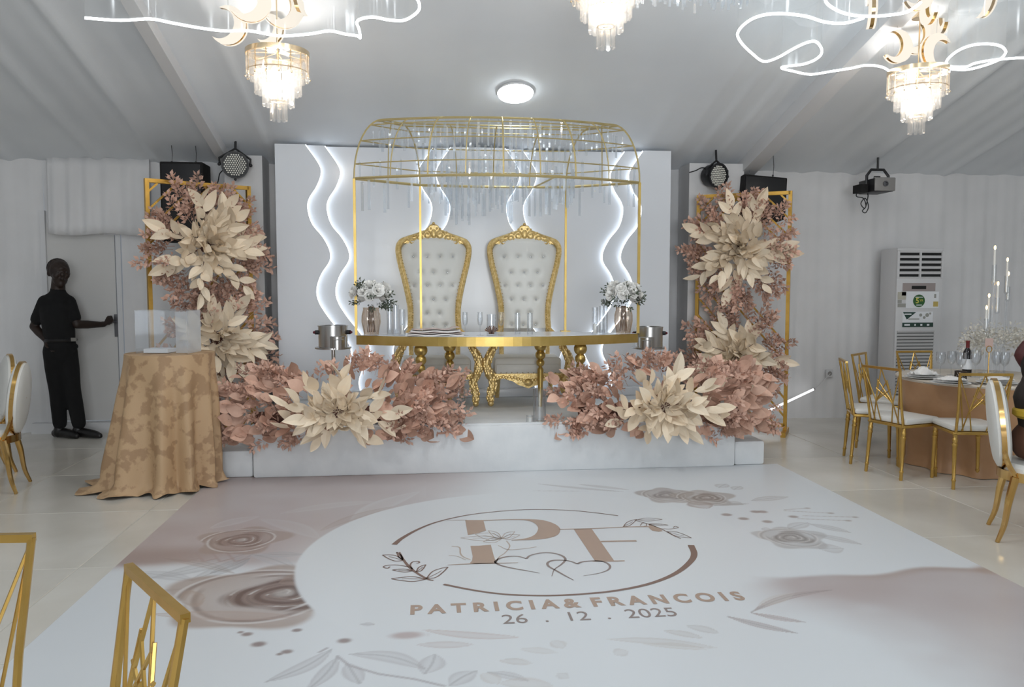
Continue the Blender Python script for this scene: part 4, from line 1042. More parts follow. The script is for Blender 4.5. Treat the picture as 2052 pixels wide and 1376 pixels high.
def text_mesh(txt, size, mt, ext=0.0008, bold=0.0, spacing=1.0, sx=1.0):
    cu = bpy.data.curves.new('txt', 'FONT'); cu.body = txt; cu.size = size; cu.extrude = ext; cu.offset = bold; cu.space_character = spacing; cu.align_x = 'CENTER'; cu.align_y = 'CENTER'; cu.resolution_u = 4
    o = bpy.data.objects.new('txt', cu); COL.objects.link(o); dg = bpy.context.evaluated_depsgraph_get(); me = bpy.data.meshes.new_from_object(o.evaluated_get(dg)); bpy.data.objects.remove(o); bpy.data.curves.remove(cu)
    me.materials.clear(); me.materials.append(MT[mt]); me.polygons.foreach_set('material_index', [0]*len(me.polygons)); return me
def wall_text(name, txt, px, py, size, mt, bold=0.0, par=ac, dy=0.0085):
    p = acp(px, py); o = inst(name, text_mesh(txt, size, mt, bold=bold), par, (p.x, -dy, p.z), (PI/2, 0, 0)); return o
wall_text('badge_number', '5', 1838, 602.5, 0.085, 'badge_yellow', 0.002); wall_text('badge_word', 'YR', 1846, 602, 0.036, 'badge_yellow')
plate('badge_line', 1834, 594.5, 1849, 596, 'paper', 0.006); plate('badge_line', 1836, 610, 1847, 612, 'paper', 0.006)
plate('label_sheet', 1808, 624, 1870, 655, 'paper'); plate('label_band', 1808, 646, 1870, 655, 'sticker_green', 0.002)
a, b, c3 = acp(1809.5, 625), acp(1836, 625), acp(1817, 640); MB().prism([(a.x, a.z), (c3.x, c3.z), (b.x, b.z)], 0.003, Matrix.Translation((0, -0.0055, 0))).build('label_corner', 'sticker_green', ac, False)
plate('label_word', 1812, 628, 1826, 630.5, 'paper', 0.006); plate('label_line', 1820, 638, 1842, 640, 'sticker_grey', 0.002)
for x, w in ((1812, 11), (1832, 3), (1844, 4), (1857, 5)): plate('label_mark', x, 649, x+w, 652.5, 'paper', 0.004)
for x, y, r in ((1845, 631, 0.018), (1852, 636, 0.016), (1858, 631, 0.022), (1864, 628, 0.012)):
    c = acp(x, y); MB().lathe([(0, 0), (r, 0), (r, 0.002), (0, 0.002)], 12).build('label_leaf', 'sticker_grey', ac).matrix_local = Matrix.Translation((c.x, -0.004, c.z)) @ Matrix.Rotation(PI/2, 4, 'X')
z = acp(1840, 664).z; k = 0
SL = MB().box((0, 0, 0), (AW*0.80, 0.012, 0.020), Matrix.Rotation(0.5, 3, 'X')).mesh('intake_slat', 'white_plastic', False)
MB().box((-AW*0.06, 0.0, (z+0.14)/2), (AW*0.80, 0.003, z-0.12)).build('intake_recess', 'grille_dark', ac, False) if 'grille_dark' in MT else (mat('grille_dark', (0.16, 0.165, 0.16), 0.7), MB().box((-AW*0.06, 0.0, (z+0.14)/2), (AW*0.80, 0.003, z-0.12)).build('intake_recess', 'grille_dark', ac, False))
while z > 0.14:
    inst('intake_slat', SL, ac, (-AW*0.06, -0.006, z)); z -= 0.0365
# ================================================================ CHAIRS
def lattice_chair(label, group):
    t = thing('lattice_chair', label, 'chair', (0, 0, 0), 0, group)
    G = 'gold_chair'; SH = 0.45; HB = 0.895
    back = lambda x, z: V(x, -0.185-0.075*(z-SH)/(HB-SH), z)
    m = MB(); soft_box(m, -0.19, 0.19, -0.18, 0.20, SH-0.005, SH+0.045, 0.02); m.build('seat_cushion', 'seat_white', t)
    m = MB(); soft_box(m, -0.19, 0.19, -0.19, 0.20, SH-0.03, SH-0.006, 0.008); m.build('seat_frame', G, t)
    lp = [(0.0105, 0), (0.0135, 0.005), (0.0135, 0.06), (0.017, 0.065), (0.017, 0.075), (0.0125, 0.08), (0.0135, 0.11), (0.0175, 0.33), (0.021, 0.335), (0.021, 0.35), (0.016, 0.355), (0.02, 0.375), (0.02, 0.385), (0.016, 0.39), (0.017, SH-0.03)]
    for sx, sy in ((-1, -1), (1, -1), (-1, 1), (1, 1)):
        m = MB().lathe(lp, 10); m.v = [(x+sx*0.165+sx*0.012*(1-z/SH), y+sy*0.172+(-0.03 if sy < 0 else 0.01)*(1-z/SH), z) for x, y, z in m.v]; m.build('leg', G, t)
    for s in (-1, 1):
        MB().tube([back(s*0.165, SH-0.02), back(s*0.168, 0.62), back(s*0.186, HB)], 0.0105, 7).build('back_post', G, t)
    MB().bar(back(-0.192, HB), back(0.192, HB), 0.020, 0.020, upv=(0, 0, 1)).build('top_rail', G, t, False)
    N1 = (0.085, 0.615)
    for s in (-1, 1):
        L_ = [((s*N1[0], N1[1]), (s*0.182, HB-0.02)), ((s*N1[0], N1[1]), (s*0.002, HB-0.008)), ((s*N1[0], N1[1]), (-s*0.045, 0.79)), ((s*N1[0], N1[1]), (-s*0.072, 0.725)), ((s*N1[0], N1[1]), (s*0.045, 0.80)),
              ((s*N1[0], N1[1]), (s*0.125, SH)), ((s*N1[0], N1[1]), (s*0.055, SH)), ((s*0.178, 0.84), (s*0.115, SH)), ((s*0.0, 0.70), (s*N1[0], N1[1]-0.01))]
        for a, b in L_: MB().tube([back(*a), back(*b)], 0.0052, 5).build('lattice_rod', G, t)
    return t
lc = lattice_chair('gold lattice back chair with white seat at the left front of the right table', 'gold lattice chairs')
def face(fx, fy): return math.atan2(-fx, fy)
lc.location = (3.93, 6.17, 0); lc.rotation_euler = (0, 0, face(0.96, 0.28))
dup(lc, (3.955, 6.66, 0), face(0.94, -0.34), 'gold lattice back chair farthest left at the right table, seen side-on')
dup(lc, (4.40, 7.20, 0), face(0.66, -0.75), 'gold lattice back chair behind the side-on chair, near the wall')
dup(lc, (4.95, 7.36, 0), face(0.0, -1.0), 'gold lattice back chair behind the right table in front of the air conditioner')
dup(lc, (4.235, 5.80, 0), face(0.20, 0.98), 'gold lattice back chair at the front of the right table, back to the camera')
g = dup(lc, (-0.80, 1.61, 0), face(-0.82, -0.57), 'gold lattice back chair in the near foreground standing on the printed floor'); 
g = dup(lc, (-1.19, 1.84, 0), face(-0.06, -1.0), 'gold lattice back chair cut by the left edge in the near foreground')
for o in (g,): o.scale = (1, 1, 1.03)
def oval_chair(label, group):
    t = thing('oval_back_chair', label, 'chair', (0, 0, 0), 0, group)
    cz, rx, rz_ = 0.70, 0.20, 0.275; lean = lambda z: -0.20-0.12*(z-0.42)
    n = 40
    def oval(k, sx, dy): a = 2*PI*k/n; z = cz+rz_*sx*math.sin(a); return V(rx*sx*math.cos(a), lean(z)+dy, z)
    for nm, s in (('front_pad', 1), ('rear_pad', -1)):
        m = MB(); rows = [[oval(k, q, s*(0.012+h)) for k in range(n)] for q, h in ((0.99, 0.0), (0.97, 0.018), (0.85, 0.032), (0.5, 0.04), (0.02, 0.042))]
        if s > 0: rows = rows[::-1]
        m.grid(rows, closed_u=True); m.build(nm, 'leather_white', t)
    m = MB(); rows = [[oval(k, q, d) for k in range(n)] for q, d in ((0.96, -0.014), (1.035, -0.014), (1.035, 0.014), (0.96, 0.014))]; m.grid(rows, closed_u=True); m.build('back_band', 'gold_mirror', t)
    m = MB(); rows = [[V(0.225*q*math.cos(2*PI*k/n), 0.215*q*math.sin(2*PI*k/n)*(1.0), 0.425+h) for k in range(n)] for q, h in ((1.0, 0.0), (1.0, 0.03), (0.9, 0.052), (0.5, 0.06), (0.02, 0.062))]; m.grid(rows, closed_u=True); m.build('seat_cushion', 'leather_white', t)
    m = MB().lathe([(0.20, 0.375), (0.232, 0.375), (0.232, 0.43), (0.20, 0.43), (0.20, 0.375)], n, caps=False); m.build('seat_band', 'gold_mirror', t)
    for sx, sy in ((-1, -1), (1, -1), (-1, 1), (1, 1)):
        m = MB(); b = V(sx*0.165, sy*0.155, 0.40)
        m.tube(smooth_pts([b, b+V(sx*0.015, sy*0.03, -0.14), b+V(sx*0.02, sy*0.05, -0.29), b+V(sx*0.035, sy*0.085, -0.40)], 4), [0.026, 0.025, 0.024, 0.023, 0.022, 0.020, 0.019, 0.018, 0.017, 0.016, 0.015, 0.014, 0.013], 8); m.build('leg', 'gold_mirror', t)
    for s in (-1, 1):
        m = MB(); m.tube(smooth_pts([V(s*0.17, -0.15, 0.40), V(s*0.175, -0.19, 0.47), V(s*0.165, lean(0.55), 0.55), V(s*0.185, lean(0.64), 0.64)], 4), 0.016, 7); m.build('back_support', 'gold_mirror', t)
    return t
oc = oval_chair('oval back white and gold chair at the right edge, in front of the seated person', 'oval back chairs')
oc.location = (3.76, 4.47, 0); oc.rotation_euler = (0, 0, face(0.86, -0.5))
dup(oc, (-3.34, 6.42, 0), face(-0.98, -0.2), 'oval back white and gold chair at the left edge, nearer of two')
dup(oc, (-3.74, 7.05, 0), face(-0.80, -0.6), 'oval back white and gold chair at the left edge, behind the nearer one')

# ================================================================ GUEST TABLE on the right
noisy('tan_satin', (0.43, 0.24, 0.122), (0.50, 0.29, 0.155), 4, rough=0.42, bump=0.05)
noisy('top_linen', (0.62, 0.55, 0.46), (0.70, 0.63, 0.55), 6, rough=0.6)
GX, GY, GZ = 4.87, 6.44, 0.76
gt = thing('guest_table', 'round guest table covered to the floor with tan satin cloth', 'table', (GX, GY, 0))
rows = []; nA = 140
for i in range(22):
    row = []
    for k in range(nA):
        a = 2*PI*k/nA
        s = i/21; r = 0.722-0.10*s**0.7 + (0.004+0.03*s)*math.sin(a*13+0.8*math.sin(a*3))*min(1, 4*s) + (0.03*max(0, s-0.9)*10); z = GZ*(1-s)+0.004
        row.append(V(r*math.cos(a), r*math.sin(a), z))
    rows.append(row)
m = MB(); m.grid(rows, closed_u=True); m.build('tablecloth', 'tan_satin', gt)
MB().lathe([(0, GZ-0.02), (0.715, GZ-0.02), (0.725, GZ-0.005), (0.722, GZ+0.006), (0, GZ+0.006)], 60).build('table_top', 'top_linen', gt)
MB().lathe([(0.3, 0), (0.3, 0.02), (0.04, 0.04), (0.04, GZ-0.02)], 16).build('pedestal', 'dark_steel', gt)
TT2 = GZ+0.006
def on_g(px, Y): return V(atY(px, 750, Y).x, Y, TT2)
def wine_glass(px, Y, label, sc=1.0):
    t = thing('wine_glass', label, 'glass', on_g(px, Y), 0, 'wine glasses on the guest table'); 
    MB().lathe([(0, 0), (0.035*sc, 0.001), (0.033*sc, 0.004), (0.006, 0.008)], 16, caps=False).build('foot', 'glass', t)
    MB().lathe([(0.005, 0.007), (0.004, 0.09*sc)], 8).build('stem', 'glass', t)
    MB().lathe([(0.004, 0.09*sc), (0.03*sc, 0.115*sc), (0.041*sc, 0.155*sc), (0.036*sc, 0.215*sc), (0.034*sc, 0.215*sc), (0.038*sc, 0.155*sc), (0.027*sc, 0.12*sc), (0, 0.10*sc)], 18, caps=False).build('bowl', 'glass', t)
wine_glass(1884, 6.55, 'clear wine glass farthest left on the guest table'); wine_glass(1906, 6.62, 'clear wine glass left of the dark bottle'); wine_glass(1925, 6.35, 'clear wine glass right before the black lattice holder', 1.05)
wine_glass(1954, 6.45, 'clear wine glass right of the dark bottle', 1.1); wine_glass(1996, 6.50, 'clear wine glass right of the gold table stand'); wine_glass(2012, 6.45, 'clear wine glass farthest right on the guest table')
bt = thing('wine_bottle', 'dark wine bottle with red foil neck on the guest table', 'bottle', on_g(1937, 6.56))
mat('bottle_glass', (0.012, 0.01, 0.010), 0.08); mat('foil_red', (0.16, 0.02, 0.02), 0.4)
MB().lathe([(0, 0), (0.036, 0), (0.038, 0.01), (0.038, 0.19), (0.032, 0.215), (0.015, 0.245), (0.0145, 0.26)], 20).build('bottle_body', 'bottle_glass', bt)
MB().lathe([(0.0155, 0.25), (0.0155, 0.30), (0.017, 0.302), (0.017, 0.312), (0, 0.312)], 16).build('foil_neck', 'foil_red', bt)
MB().lathe([(0.0385, 0.06), (0.0388, 0.062), (0.0388, 0.15), (0.0385, 0.152)], 20, caps=False).build('paper_label', 'paper', bt)
vt = thing('lattice_holder', 'small black lattice votive holder beside the wine bottle', 'candle holder', on_g(1925, 6.13))
mat('lattice_black', (0.05, 0.035, 0.025), 0.5, 0.3)
MB().lathe([(0, 0), (0.045, 0), (0.045, 0.006), (0, 0.006)], 16).build('base', 'lattice_black', vt)
for k in range(12):
    for s in (-1, 1):
        a = 2*PI*k/12; MB().tube([(0.043*math.cos(a+s*0.5*j), 0.043*math.sin(a+s*0.5*j), 0.004+0.043*j) for j in (0, 0.5, 1, 1.5, 2.0)], 0.003, 4).build('lattice_strip', 'lattice_black', vt)
MB().tube([(0.043*math.cos(2*PI*k/20), 0.043*math.sin(2*PI*k/20), 0.09) for k in range(20)], 0.004, 5, closed=True).build('rim', 'lattice_black', vt)
ts = thing('table_number_stand', 'thin gold table stand with heart clip on the guest table', 'stand', on_g(1980, 6.40))
MB().lathe([(0, 0), (0.035, 0), (0.035, 0.006), (0, 0.008)], 16).build('base', 'gold_mirror', ts); MB().tube([(0, 0, 0), (0, 0, 0.22)], 0.005, 6).build('rod', 'gold_mirror', ts)
m = MB()
for s in (-1, 1): m.tube([(s*(0.004+0.022*math.sin(a)), 0, 0.22+0.022*(1-math.cos(a))+0.012*a/PI) for a in [k*PI/8 for k in range(9)]], 0.004, 5)
m.build('heart_clip', 'gold_mirror', ts)
mat('card_pink', (0.62, 0.45, 0.40), 0.7); MB().box((0, 0.004, 0.305), (0.075, 0.003, 0.075)).build('card', 'card_pink', ts, False)
def plates(px, Y, label, nap):
    t = thing('plate_setting', label, 'plate', on_g(px, Y), 0, 'place settings on the guest table')
    for k, (r, z) in enumerate(((0.15, 0), (0.125, 0.014), (0.10, 0.028))):
        MB().lathe([(0, z), (r*0.6, z), (r, z+0.012), (r, z+0.015), (r*0.62, z+0.005), (0, z+0.005)], 28).build('plate', 'porcelain', t)
    m = MB(); P = [[V(-0.11+0.22*i/12, -0.06+0.12*j/8, 0.042+(0.03 if nap else 0.01)*math.sin(i*0.9+j)*math.sin(j*0.8)+0.02*math.sin(PI*i/12)*math.sin(PI*j/8)*(2.2 if nap else 1)) for i in range(13)] for j in range(9)]
    m.grid(P); o = m.build('napkin', 'linen', t); s = o.modifiers.new('s', 'SOLIDIFY'); s.thickness = 0.008
    m = MB()
    for s in (-1, 1): m.bar((s*0.17, -0.10, 0.004), (s*0.17, 0.09, 0.004), 0.012, 0.004)
    tag(m.build('cutlery', 'steel', t, False), kind='stuff')
plates(1850, 6.42, 'plates with puffed white napkin at the left side of the guest table', True)
plates(1905, 6.02, 'plates with white napkin at the front left of the guest table', False)
plates(1998, 6.00, 'plates with white napkin at the front right of the guest table', False)
cd = thing('candelabra', 'clear six arm candelabra with lit white candles on the guest table', 'candelabra', on_g(1996, 6.62))
c0 = cd.location.copy()
MB().lathe([(0, 0), (0.14, 0), (0.14, 0.012), (0.03, 0.02), (0, 0.02)], 28).build('base', 'acrylic', cd)
for px, py, cl2 in ((1994, 500, 0.30), (2019, 524, 0.28), (2021, 552, 0.22), (2000, 572, 0.24), (1982, 596, 0.22), (1977, 620, 0.18)):
    Yc = 6.62+random.Random(px).uniform(-0.10, 0.10); p = atY(px, py, Yc)-c0
    MB().tube([(p.x, p.y, 0.01), (p.x, p.y, p.z-cl2)], 0.009, 8).build('stem', 'acrylic', cd)
    MB().lathe([(0.012, p.z-cl2-0.012), (0.020, p.z-cl2), (0.020, p.z-cl2+0.012), (0, p.z-cl2+0.012)], 12, c=(p.x, p.y, 0)).build('candle_cup', 'acrylic', cd)
    k = MB().tube([(p.x, p.y, p.z-cl2+0.008), (p.x, p.y, p.z)], [0.0105, 0.009], 10).build('candle', 'wax', cd)
    MB().ball((p.x, p.y, p.z+0.018), 0.0085, 8, 6, sc=(1, 1, 2.2)).build('flame', 'flame', cd)
    glass_tube(0.019, cl2*0.55).build('glass_sleeve', 'glass', cd, loc=(p.x, p.y, p.z-cl2))
mat('gyp_white', (0.70, 0.67, 0.60), 0.8)
GYP = sprig_mesh('gypsophila', 'gyp_white', 77, 34, 0.26, 0.020, 0.075)
cp = thing('flower_centrepiece', 'airy white flower sprays around the candelabra on the guest table', 'flowers', on_g(2000, 6.74), 0)
MB().lathe([(0.03, 0), (0.035, 0.004), (0.012, 0.02), (0.012, 0.20), (0.05, 0.24), (0, 0.24)], 16).build('stand', 'acrylic', cp)
rr = random.Random(6)
for k in range(34):
    a = k*2.4; el = rr.uniform(-0.05, 0.55); d = V(math.cos(a)*math.cos(el), math.sin(a)*math.cos(el)*0.6, math.sin(el))
    inst('gypsophila', GYP, cp, M=look_matrix(V(0, 0, 0.25)+d*0.06, d, 0, rr.uniform(0.9, 1.25)))
# ================================================================ PEOPLE
def fuse(mb, voxel, it=4):
    """melt overlapping closed shapes into one continuous skin"""
    me = bpy.data.meshes.new('tmp'); me.from_pydata(mb.v, [], mb.f); me.update()
    o = bpy.data.objects.new('tmp', me); COL.objects.link(o)
    r = o.modifiers.new('r', 'REMESH'); r.mode = 'VOXEL'; r.voxel_size = voxel; r.use_smooth_shade = True
    if it: s = o.modifiers.new('s', 'SMOOTH'); s.iterations = it; s.factor = 0.5
    dg = bpy.context.evaluated_depsgraph_get(); out = bpy.data.meshes.new_from_object(o.evaluated_get(dg)); bpy.data.objects.remove(o); return out
def limb(m, pts, rs, n=12, sub=4, flat=1.0):
    P = smooth_pts(pts, sub); R = [float(np.interp(k/sub, range(len(rs)), rs)) for k in range(len(P))]
    m.tube(P, R, n, flat=flat); m.ball(P[0], R[0]*0.98, n, 8); m.ball(P[-1], R[-1]*0.98, n, 8)
def head(m, c, f, s=1.0):
    """c head centre, f unit facing direction (horizontal)"""
    r = V(0, 0, 1).cross(f); c = V(*c)
    def B(a, b, z, rad, sc=(1, 1, 1)): m.ball(c+f*a*s+r*b*s+V(0, 0, z*s), rad*s, 14, 10, sc=sc)
    B(-0.018, 0, 0.035, 0.085, (1, 1, 1.02)); B(0.02, 0, 0.02, 0.078, (1, 1, 1.1)); B(0.028, 0, -0.045, 0.058, (1, 1, 1.15)); B(0.045, 0, -0.085, 0.036)
    B(0.062, 0, 0.035, 0.045, (1, 1, 0.6)); B(0.098, 0, -0.012, 0.016, (1, 1, 1.2)); B(0.09, 0, 0.01, 0.011, (1, 1, 2)); B(0.082, 0, -0.048, 0.022, (1, 1, 0.55))
    for k in (-1, 1): B(-0.008, k*0.072, -0.002, 0.017, (1, 0.8, 1.6)); B(0.06, k*0.035, -0.02, 0.03)
noisy('skin_dark', (0.018, 0.009, 0.006), (0.026, 0.013, 0.008), 10, rough=0.55)
noisy('cloth_black', (0.0025, 0.0025, 0.003), (0.004, 0.004, 0.0045), 20, rough=0.95)
mat('shoe_black', (0.008, 0.007, 0.007), 0.35); mat('belt_buckle', (0.25, 0.24, 0.22), 0.3, 0.9); mat('hair_black', (0.013, 0.0085, 0.007), 0.8); mat('eye_white', (0.03, 0.025, 0.022), 0.3)
YP = 8.62
def J(px, py, dy=0.0): return atY(px, py, YP+dy)
base_ = V(J(140, 870).x, YP, 0.0)
pm = thing('person', 'person in black polo shirt and trousers holding the white door\'s handle', 'person', base_)
def rel(m): m.v = [(x-base_.x, y-base_.y, z-base_.z) for x, y, z in m.v]; return m
fdir = V(0.62, -0.78, 0).normalized()
hc = J(118, 547, -0.02)
shL, shR = J(91, 605, -0.05), J(137, 605, 0.03)
elL, elR = J(68, 654, 0.03), J(154, 650, -0.02)
wrL, wrR = J(93, 682, -0.09), J(208, 650, 0.20)
hipL, hipR = J(108, 702, -0.02), J(133, 702, 0.03)
knL, knR = J(115, 780, -0.05), J(145, 780, -0.02)
anL, anR = J(120, 846, 0.0), J(158, 846, -0.01)
def fingers(m, w, d, side, sc=1.0, curl=0.6, down=V(0, 0, -1)):
    d = d.normalized(); u = side.normalized(); nrm = d.cross(u).normalized()
    limb(m, [w, w+d*0.045*sc, w+d*0.09*sc], [0.026*sc, 0.034*sc, 0.034*sc], 10, 3, flat=0.8)
    for k, (o, l) in enumerate(((-0.030, 0.075), (-0.010, 0.085), (0.010, 0.08), (0.029, 0.062))):
        b = w+d*0.085*sc+u*o*sc; p1 = b+(d*math.cos(curl*0.5)+nrm*math.sin(curl*0.5))*l*0.45*sc; p2 = p1+(d*math.cos(curl*1.6)+nrm*math.sin(curl*1.6))*l*0.33*sc; p3 = p2+(d*math.cos(curl*2.6)+nrm*math.sin(curl*2.6))*l*0.25*sc
        limb(m, [b-d*0.02, p1, p2, p3], [0.0105*sc, 0.0098*sc, 0.009*sc, 0.008*sc], 8, 2)
    tb_ = w+d*0.03*sc-u*0.025*sc; limb(m, [tb_, tb_+d*0.03*sc-u*0.022*sc+nrm*0.01, tb_+d*0.062*sc-u*0.022*sc+nrm*0.03], [0.014*sc, 0.012*sc, 0.0095*sc], 8, 2)
m = MB(); head(m, hc, fdir, 1.22)
chest = J(113, 625, 0.0); belly = J(118, 660, -0.01); pelv = J(121, 695, 0.0); nk = J(116, 584, 0.0)
limb(m, [hc+V(0, 0, -0.06)-fdir*0.02, nk, chest], [0.062, 0.07, 0.11])
limb(m, [chest, belly, pelv], [0.14, 0.13, 0.125])
for sh, el, wr in ((shL, elL, wrL), (shR, elR, wrR)):
    limb(m, [chest+V(0, 0, 0.09), sh, (sh+el)/2, el], [0.08, 0.062, 0.05, 0.042]); limb(m, [el, (el*0.6+wr*0.4), wr], [0.043, 0.043, 0.028])
for hp_, kn, an in ((hipL, knL, anL), (hipR, knR, anR)):
    limb(m, [pelv, hp_, (hp_+kn)/2, kn, (kn*0.6+an*0.4), an, an+V(0, 0, -0.05)], [0.09, 0.085, 0.075, 0.055, 0.055, 0.04, 0.045])
hd = (V(hp.x-0.045, 8.865, hp.z+0.045)-wrR); fingers(m, wrR, hd, V(0, 0.25, -1), 0.95, 0.75)
fingers(m, wrL, V(0.55, -0.1, -0.8), V(0.4, 0.6, 0.2), 0.95, 0.4)
o = inst('body', fuse(rel(m), 0.0075, 3), pm); o.data.materials.clear(); o.data.materials.append(MT['skin_dark'])
def garment(name, m, mt, vox=0.011, it=5):
    o = inst(name, fuse(rel(m), vox, it), pm); o.data.materials.clear(); o.data.materials.append(MT[mt]); return o
m = MB(); side = (shR-shL).normalized()
for q, (wd, dp) in ((0.0, (0.16, 0.12)),):
    limb(m, [chest+V(0, 0, 0.10), chest, belly, J(120, 690, 0)], [0.11, 0.155, 0.148, 0.142], 16)
limb(m, [shL+V(0, 0, -0.01), (shL+nk)/2+V(0, 0, -0.05), (shR+nk)/2+V(0, 0, -0.05), shR+V(0, 0, -0.01)], [0.070, 0.10, 0.10, 0.070], 14); limb(m, [shL+V(0.03, 0, -0.09), chest, shR+V(-0.03, 0, -0.09)], [0.09, 0.15, 0.09], 14)
limb(m, [nk+V(0, 0, 0.005), nk+V(0, 0, -0.06)], [0.075, 0.10])
for sh, el in ((shL, elL), (shR, elR)): limb(m, [sh, sh*0.55+el*0.45, sh*0.30+el*0.70], [0.074, 0.068, 0.066])
garment('polo_shirt', m, 'cloth_black')
m = MB(); limb(m, [J(120, 682, 0), pelv, J(121, 712, 0)], [0.142, 0.150, 0.13], 16)
for hp_, kn, an, s in ((hipL, knL, anL, -1), (hipR, knR, anR, 1)):
    limb(m, [hp_+V(0, 0, 0.0), (hp_*0.5+kn*0.5), kn, kn*0.5+an*0.5, an+V(0, 0, -0.01)], [0.105, 0.098, 0.08, 0.075, 0.068])
m.ball(J(150, 694, -0.02), 0.035, 10, 8)
garment('trousers', m, 'cloth_black')
m = MB(); m.tube([J(121, 681, 0)+V(0.143*math.cos(a), 0.143*math.sin(a), 0) for a in [k*PI/16 for k in range(32)]], 0.017, 6, closed=True, flat=1.0); rel(m).build('belt', 'shoe_black', pm)
bk = J(148, 680, -0.15); rel(MB().box(bk, (0.05, 0.02, 0.035))).build('belt_buckle', 'belt_buckle', pm, False)
for an, dx in ((anL, 0.20), (anR, 0.24)):
    m = MB(); g0 = V(an.x, an.y, 0.05)
    limb(m, [g0+V(-0.05, 0.02, -0.005), g0+V(0.06, -0.02, 0.0), g0+V(dx*0.75, -0.07, -0.012), g0+V(dx, -0.10, -0.02)], [0.046, 0.05, 0.044, 0.030]); limb(m, [g0+V(-0.02, 0, 0.0), g0+V(-0.01, 0, 0.06)], [0.05, 0.045])
    m.v = [(x, y, max(z, 0.004)) for x, y, z in m.v]; garment('shoe', m, 'shoe_black', 0.009, 2)
m = MB(); m.ball(hc+V(0, 0, 0.05)-fdir*0.032, 0.1025, 16, 10, sc=(1, 1, 1.0)); o = rel(m).build('hair', 'hair_black', pm)
r_f = V(0, 0, 1).cross(fdir)
for k in (-1, 1): rel(MB().ball(hc+fdir*0.103+r_f*0.038*k+V(0, 0, 0.01), 0.0095, 8, 6)).build('eye', 'eye_white', pm)

# person seated at the right edge
b2 = V(3.76, 4.47, 0.0); ps = thing('person', 'seated person in sheer black top with yellow, cut by the right edge', 'person', b2)
base_ = b2; f2 = V(0.86, -0.5, 0).normalized(); r2 = V(0, 0, 1).cross(f2)          # r2 points to the person's left
def K(a, b, z): return b2+f2*a+r2*b+V(0, 0, z)
m = MB(); hc2 = K(0.03, 0.0, 1.13); head(m, hc2, f2, 0.92)
limb(m, [K(0.0, 0, 1.05), K(-0.03, 0, 0.99), K(-0.03, 0, 0.88)], [0.045, 0.055, 0.10])
limb(m, [K(-0.03, 0, 0.88), K(-0.01, 0, 0.72), K(0, 0, 0.59)], [0.12, 0.105, 0.125])
for s in (-1, 1):
    limb(m, [K(-0.03, s*0.06, 0.96), K(-0.03, s*0.165, 0.95), K(-0.02, s*0.21, 0.82), K(0.02, s*0.22, 0.70)], [0.07, 0.052, 0.045, 0.036]); limb(m, [K(0.02, s*0.22, 0.70), K(0.14, s*0.19, 0.69), K(0.25, s*0.14, 0.68)], [0.037, 0.036, 0.024])
    fingers(m, K(0.25, s*0.14, 0.68), f2+V(0, 0, -0.1), r2*(-s), 0.85, 0.3)
    limb(m, [K(0.02, s*0.08, 0.58), K(0.24, s*0.10, 0.58), K(0.46, s*0.11, 0.56)], [0.095, 0.08, 0.055]); limb(m, [K(0.46, s*0.11, 0.56), K(0.47, s*0.11, 0.32), K(0.45, s*0.11, 0.09)], [0.055, 0.05, 0.035]); limb(m, [K(0.44, s*0.11, 0.05), K(0.60, s*0.12, 0.035)], [0.04, 0.03])
o = inst('body', fuse(rel(m), 0.009, 3), ps); o.data.materials.clear(); o.data.materials.append(MT['skin_dark'])
mat('sheer_black', (0.016, 0.009, 0.007), 0.6); mat('dress_brown', (0.10, 0.04, 0.02), 0.7); mat('cloth_yellow', (0.55, 0.36, 0.03), 0.7); mat('hair_red', (0.06, 0.008, 0.008), 0.6)
m = MB(); limb(m, [K(-0.03, 0, 0.96), K(-0.03, 0, 0.88), K(-0.01, 0, 0.72), K(0, 0, 0.60)], [0.10, 0.135, 0.12, 0.14], 16)
for s in (-1, 1): limb(m, [K(-0.03, s*0.07, 0.95), K(-0.03, s*0.17, 0.945), K(-0.02, s*0.215, 0.82), K(0.02, s*0.225, 0.70), K(0.13, s*0.195, 0.69)], [0.09, 0.065, 0.06, 0.055, 0.05])
o = inst('blouse', fuse(rel(m), 0.011, 4), ps); o.data.materials.clear(); o.data.materials.append(MT['sheer_black'])
m = MB(); limb(m, [K(-0.03, 0, 0.60), K(0.1, 0, 0.585), K(0.46, 0, 0.57)], [0.145, 0.17, 0.13], 16); limb(m, [K(0.46, 0, 0.56), K(0.46, 0, 0.15)], [0.13, 0.15])
m.v = [(x, y, max(z, 0.495)) if (V(x, y, 0)-V(b2.x, b2.y, 0)).dot(f2) < 0.22 else (x, y, z) for x, y, z in m.v]
o = inst('skirt', fuse(rel(m), 0.012, 4), ps); o.data.materials.clear(); o.data.materials.append(MT['dress_brown'])
m = MB(); m.tube([K(-0.01, 0, 0.78)+f2*(0.122*math.cos(a))+r2*(0.122*math.sin(a)) for a in [k*PI/14 for k in range(28)]], 0.035, 7, closed=True)
o = rel(m).build('yellow_sash', 'cloth_yellow', ps)
m = MB(); m.ball(hc2+V(0, 0, 0.035)-f2*0.03, 0.098, 16, 10); limb(m, [hc2-f2*0.06+V(0, 0, 0.03), hc2-f2*0.09+V(0, 0, -0.06), hc2-f2*0.10+V(0, 0, -0.15)], [0.085, 0.075, 0.045])
o = inst('hair', fuse(rel(m), 0.009, 3), ps); o.data.materials.clear(); o.data.materials.append(MT['hair_black'])
m = MB(); limb(m, [hc2-f2*0.135+r2*0.02+V(0, 0, 0.07), hc2-f2*0.15+r2*0.02+V(0, 0, 0.0), hc2-f2*0.125+r2*0.02+V(0, 0, -0.09)], [0.025, 0.045, 0.02]); o = rel(m).build('red_hair_bow', 'hair_red', ps)
for k in (-1, 1): rel(MB().ball(hc2+f2*0.08+r2*0.03*k+V(0, 0, 0.008), 0.009, 8, 6)).build('eye', 'eye_white', ps)
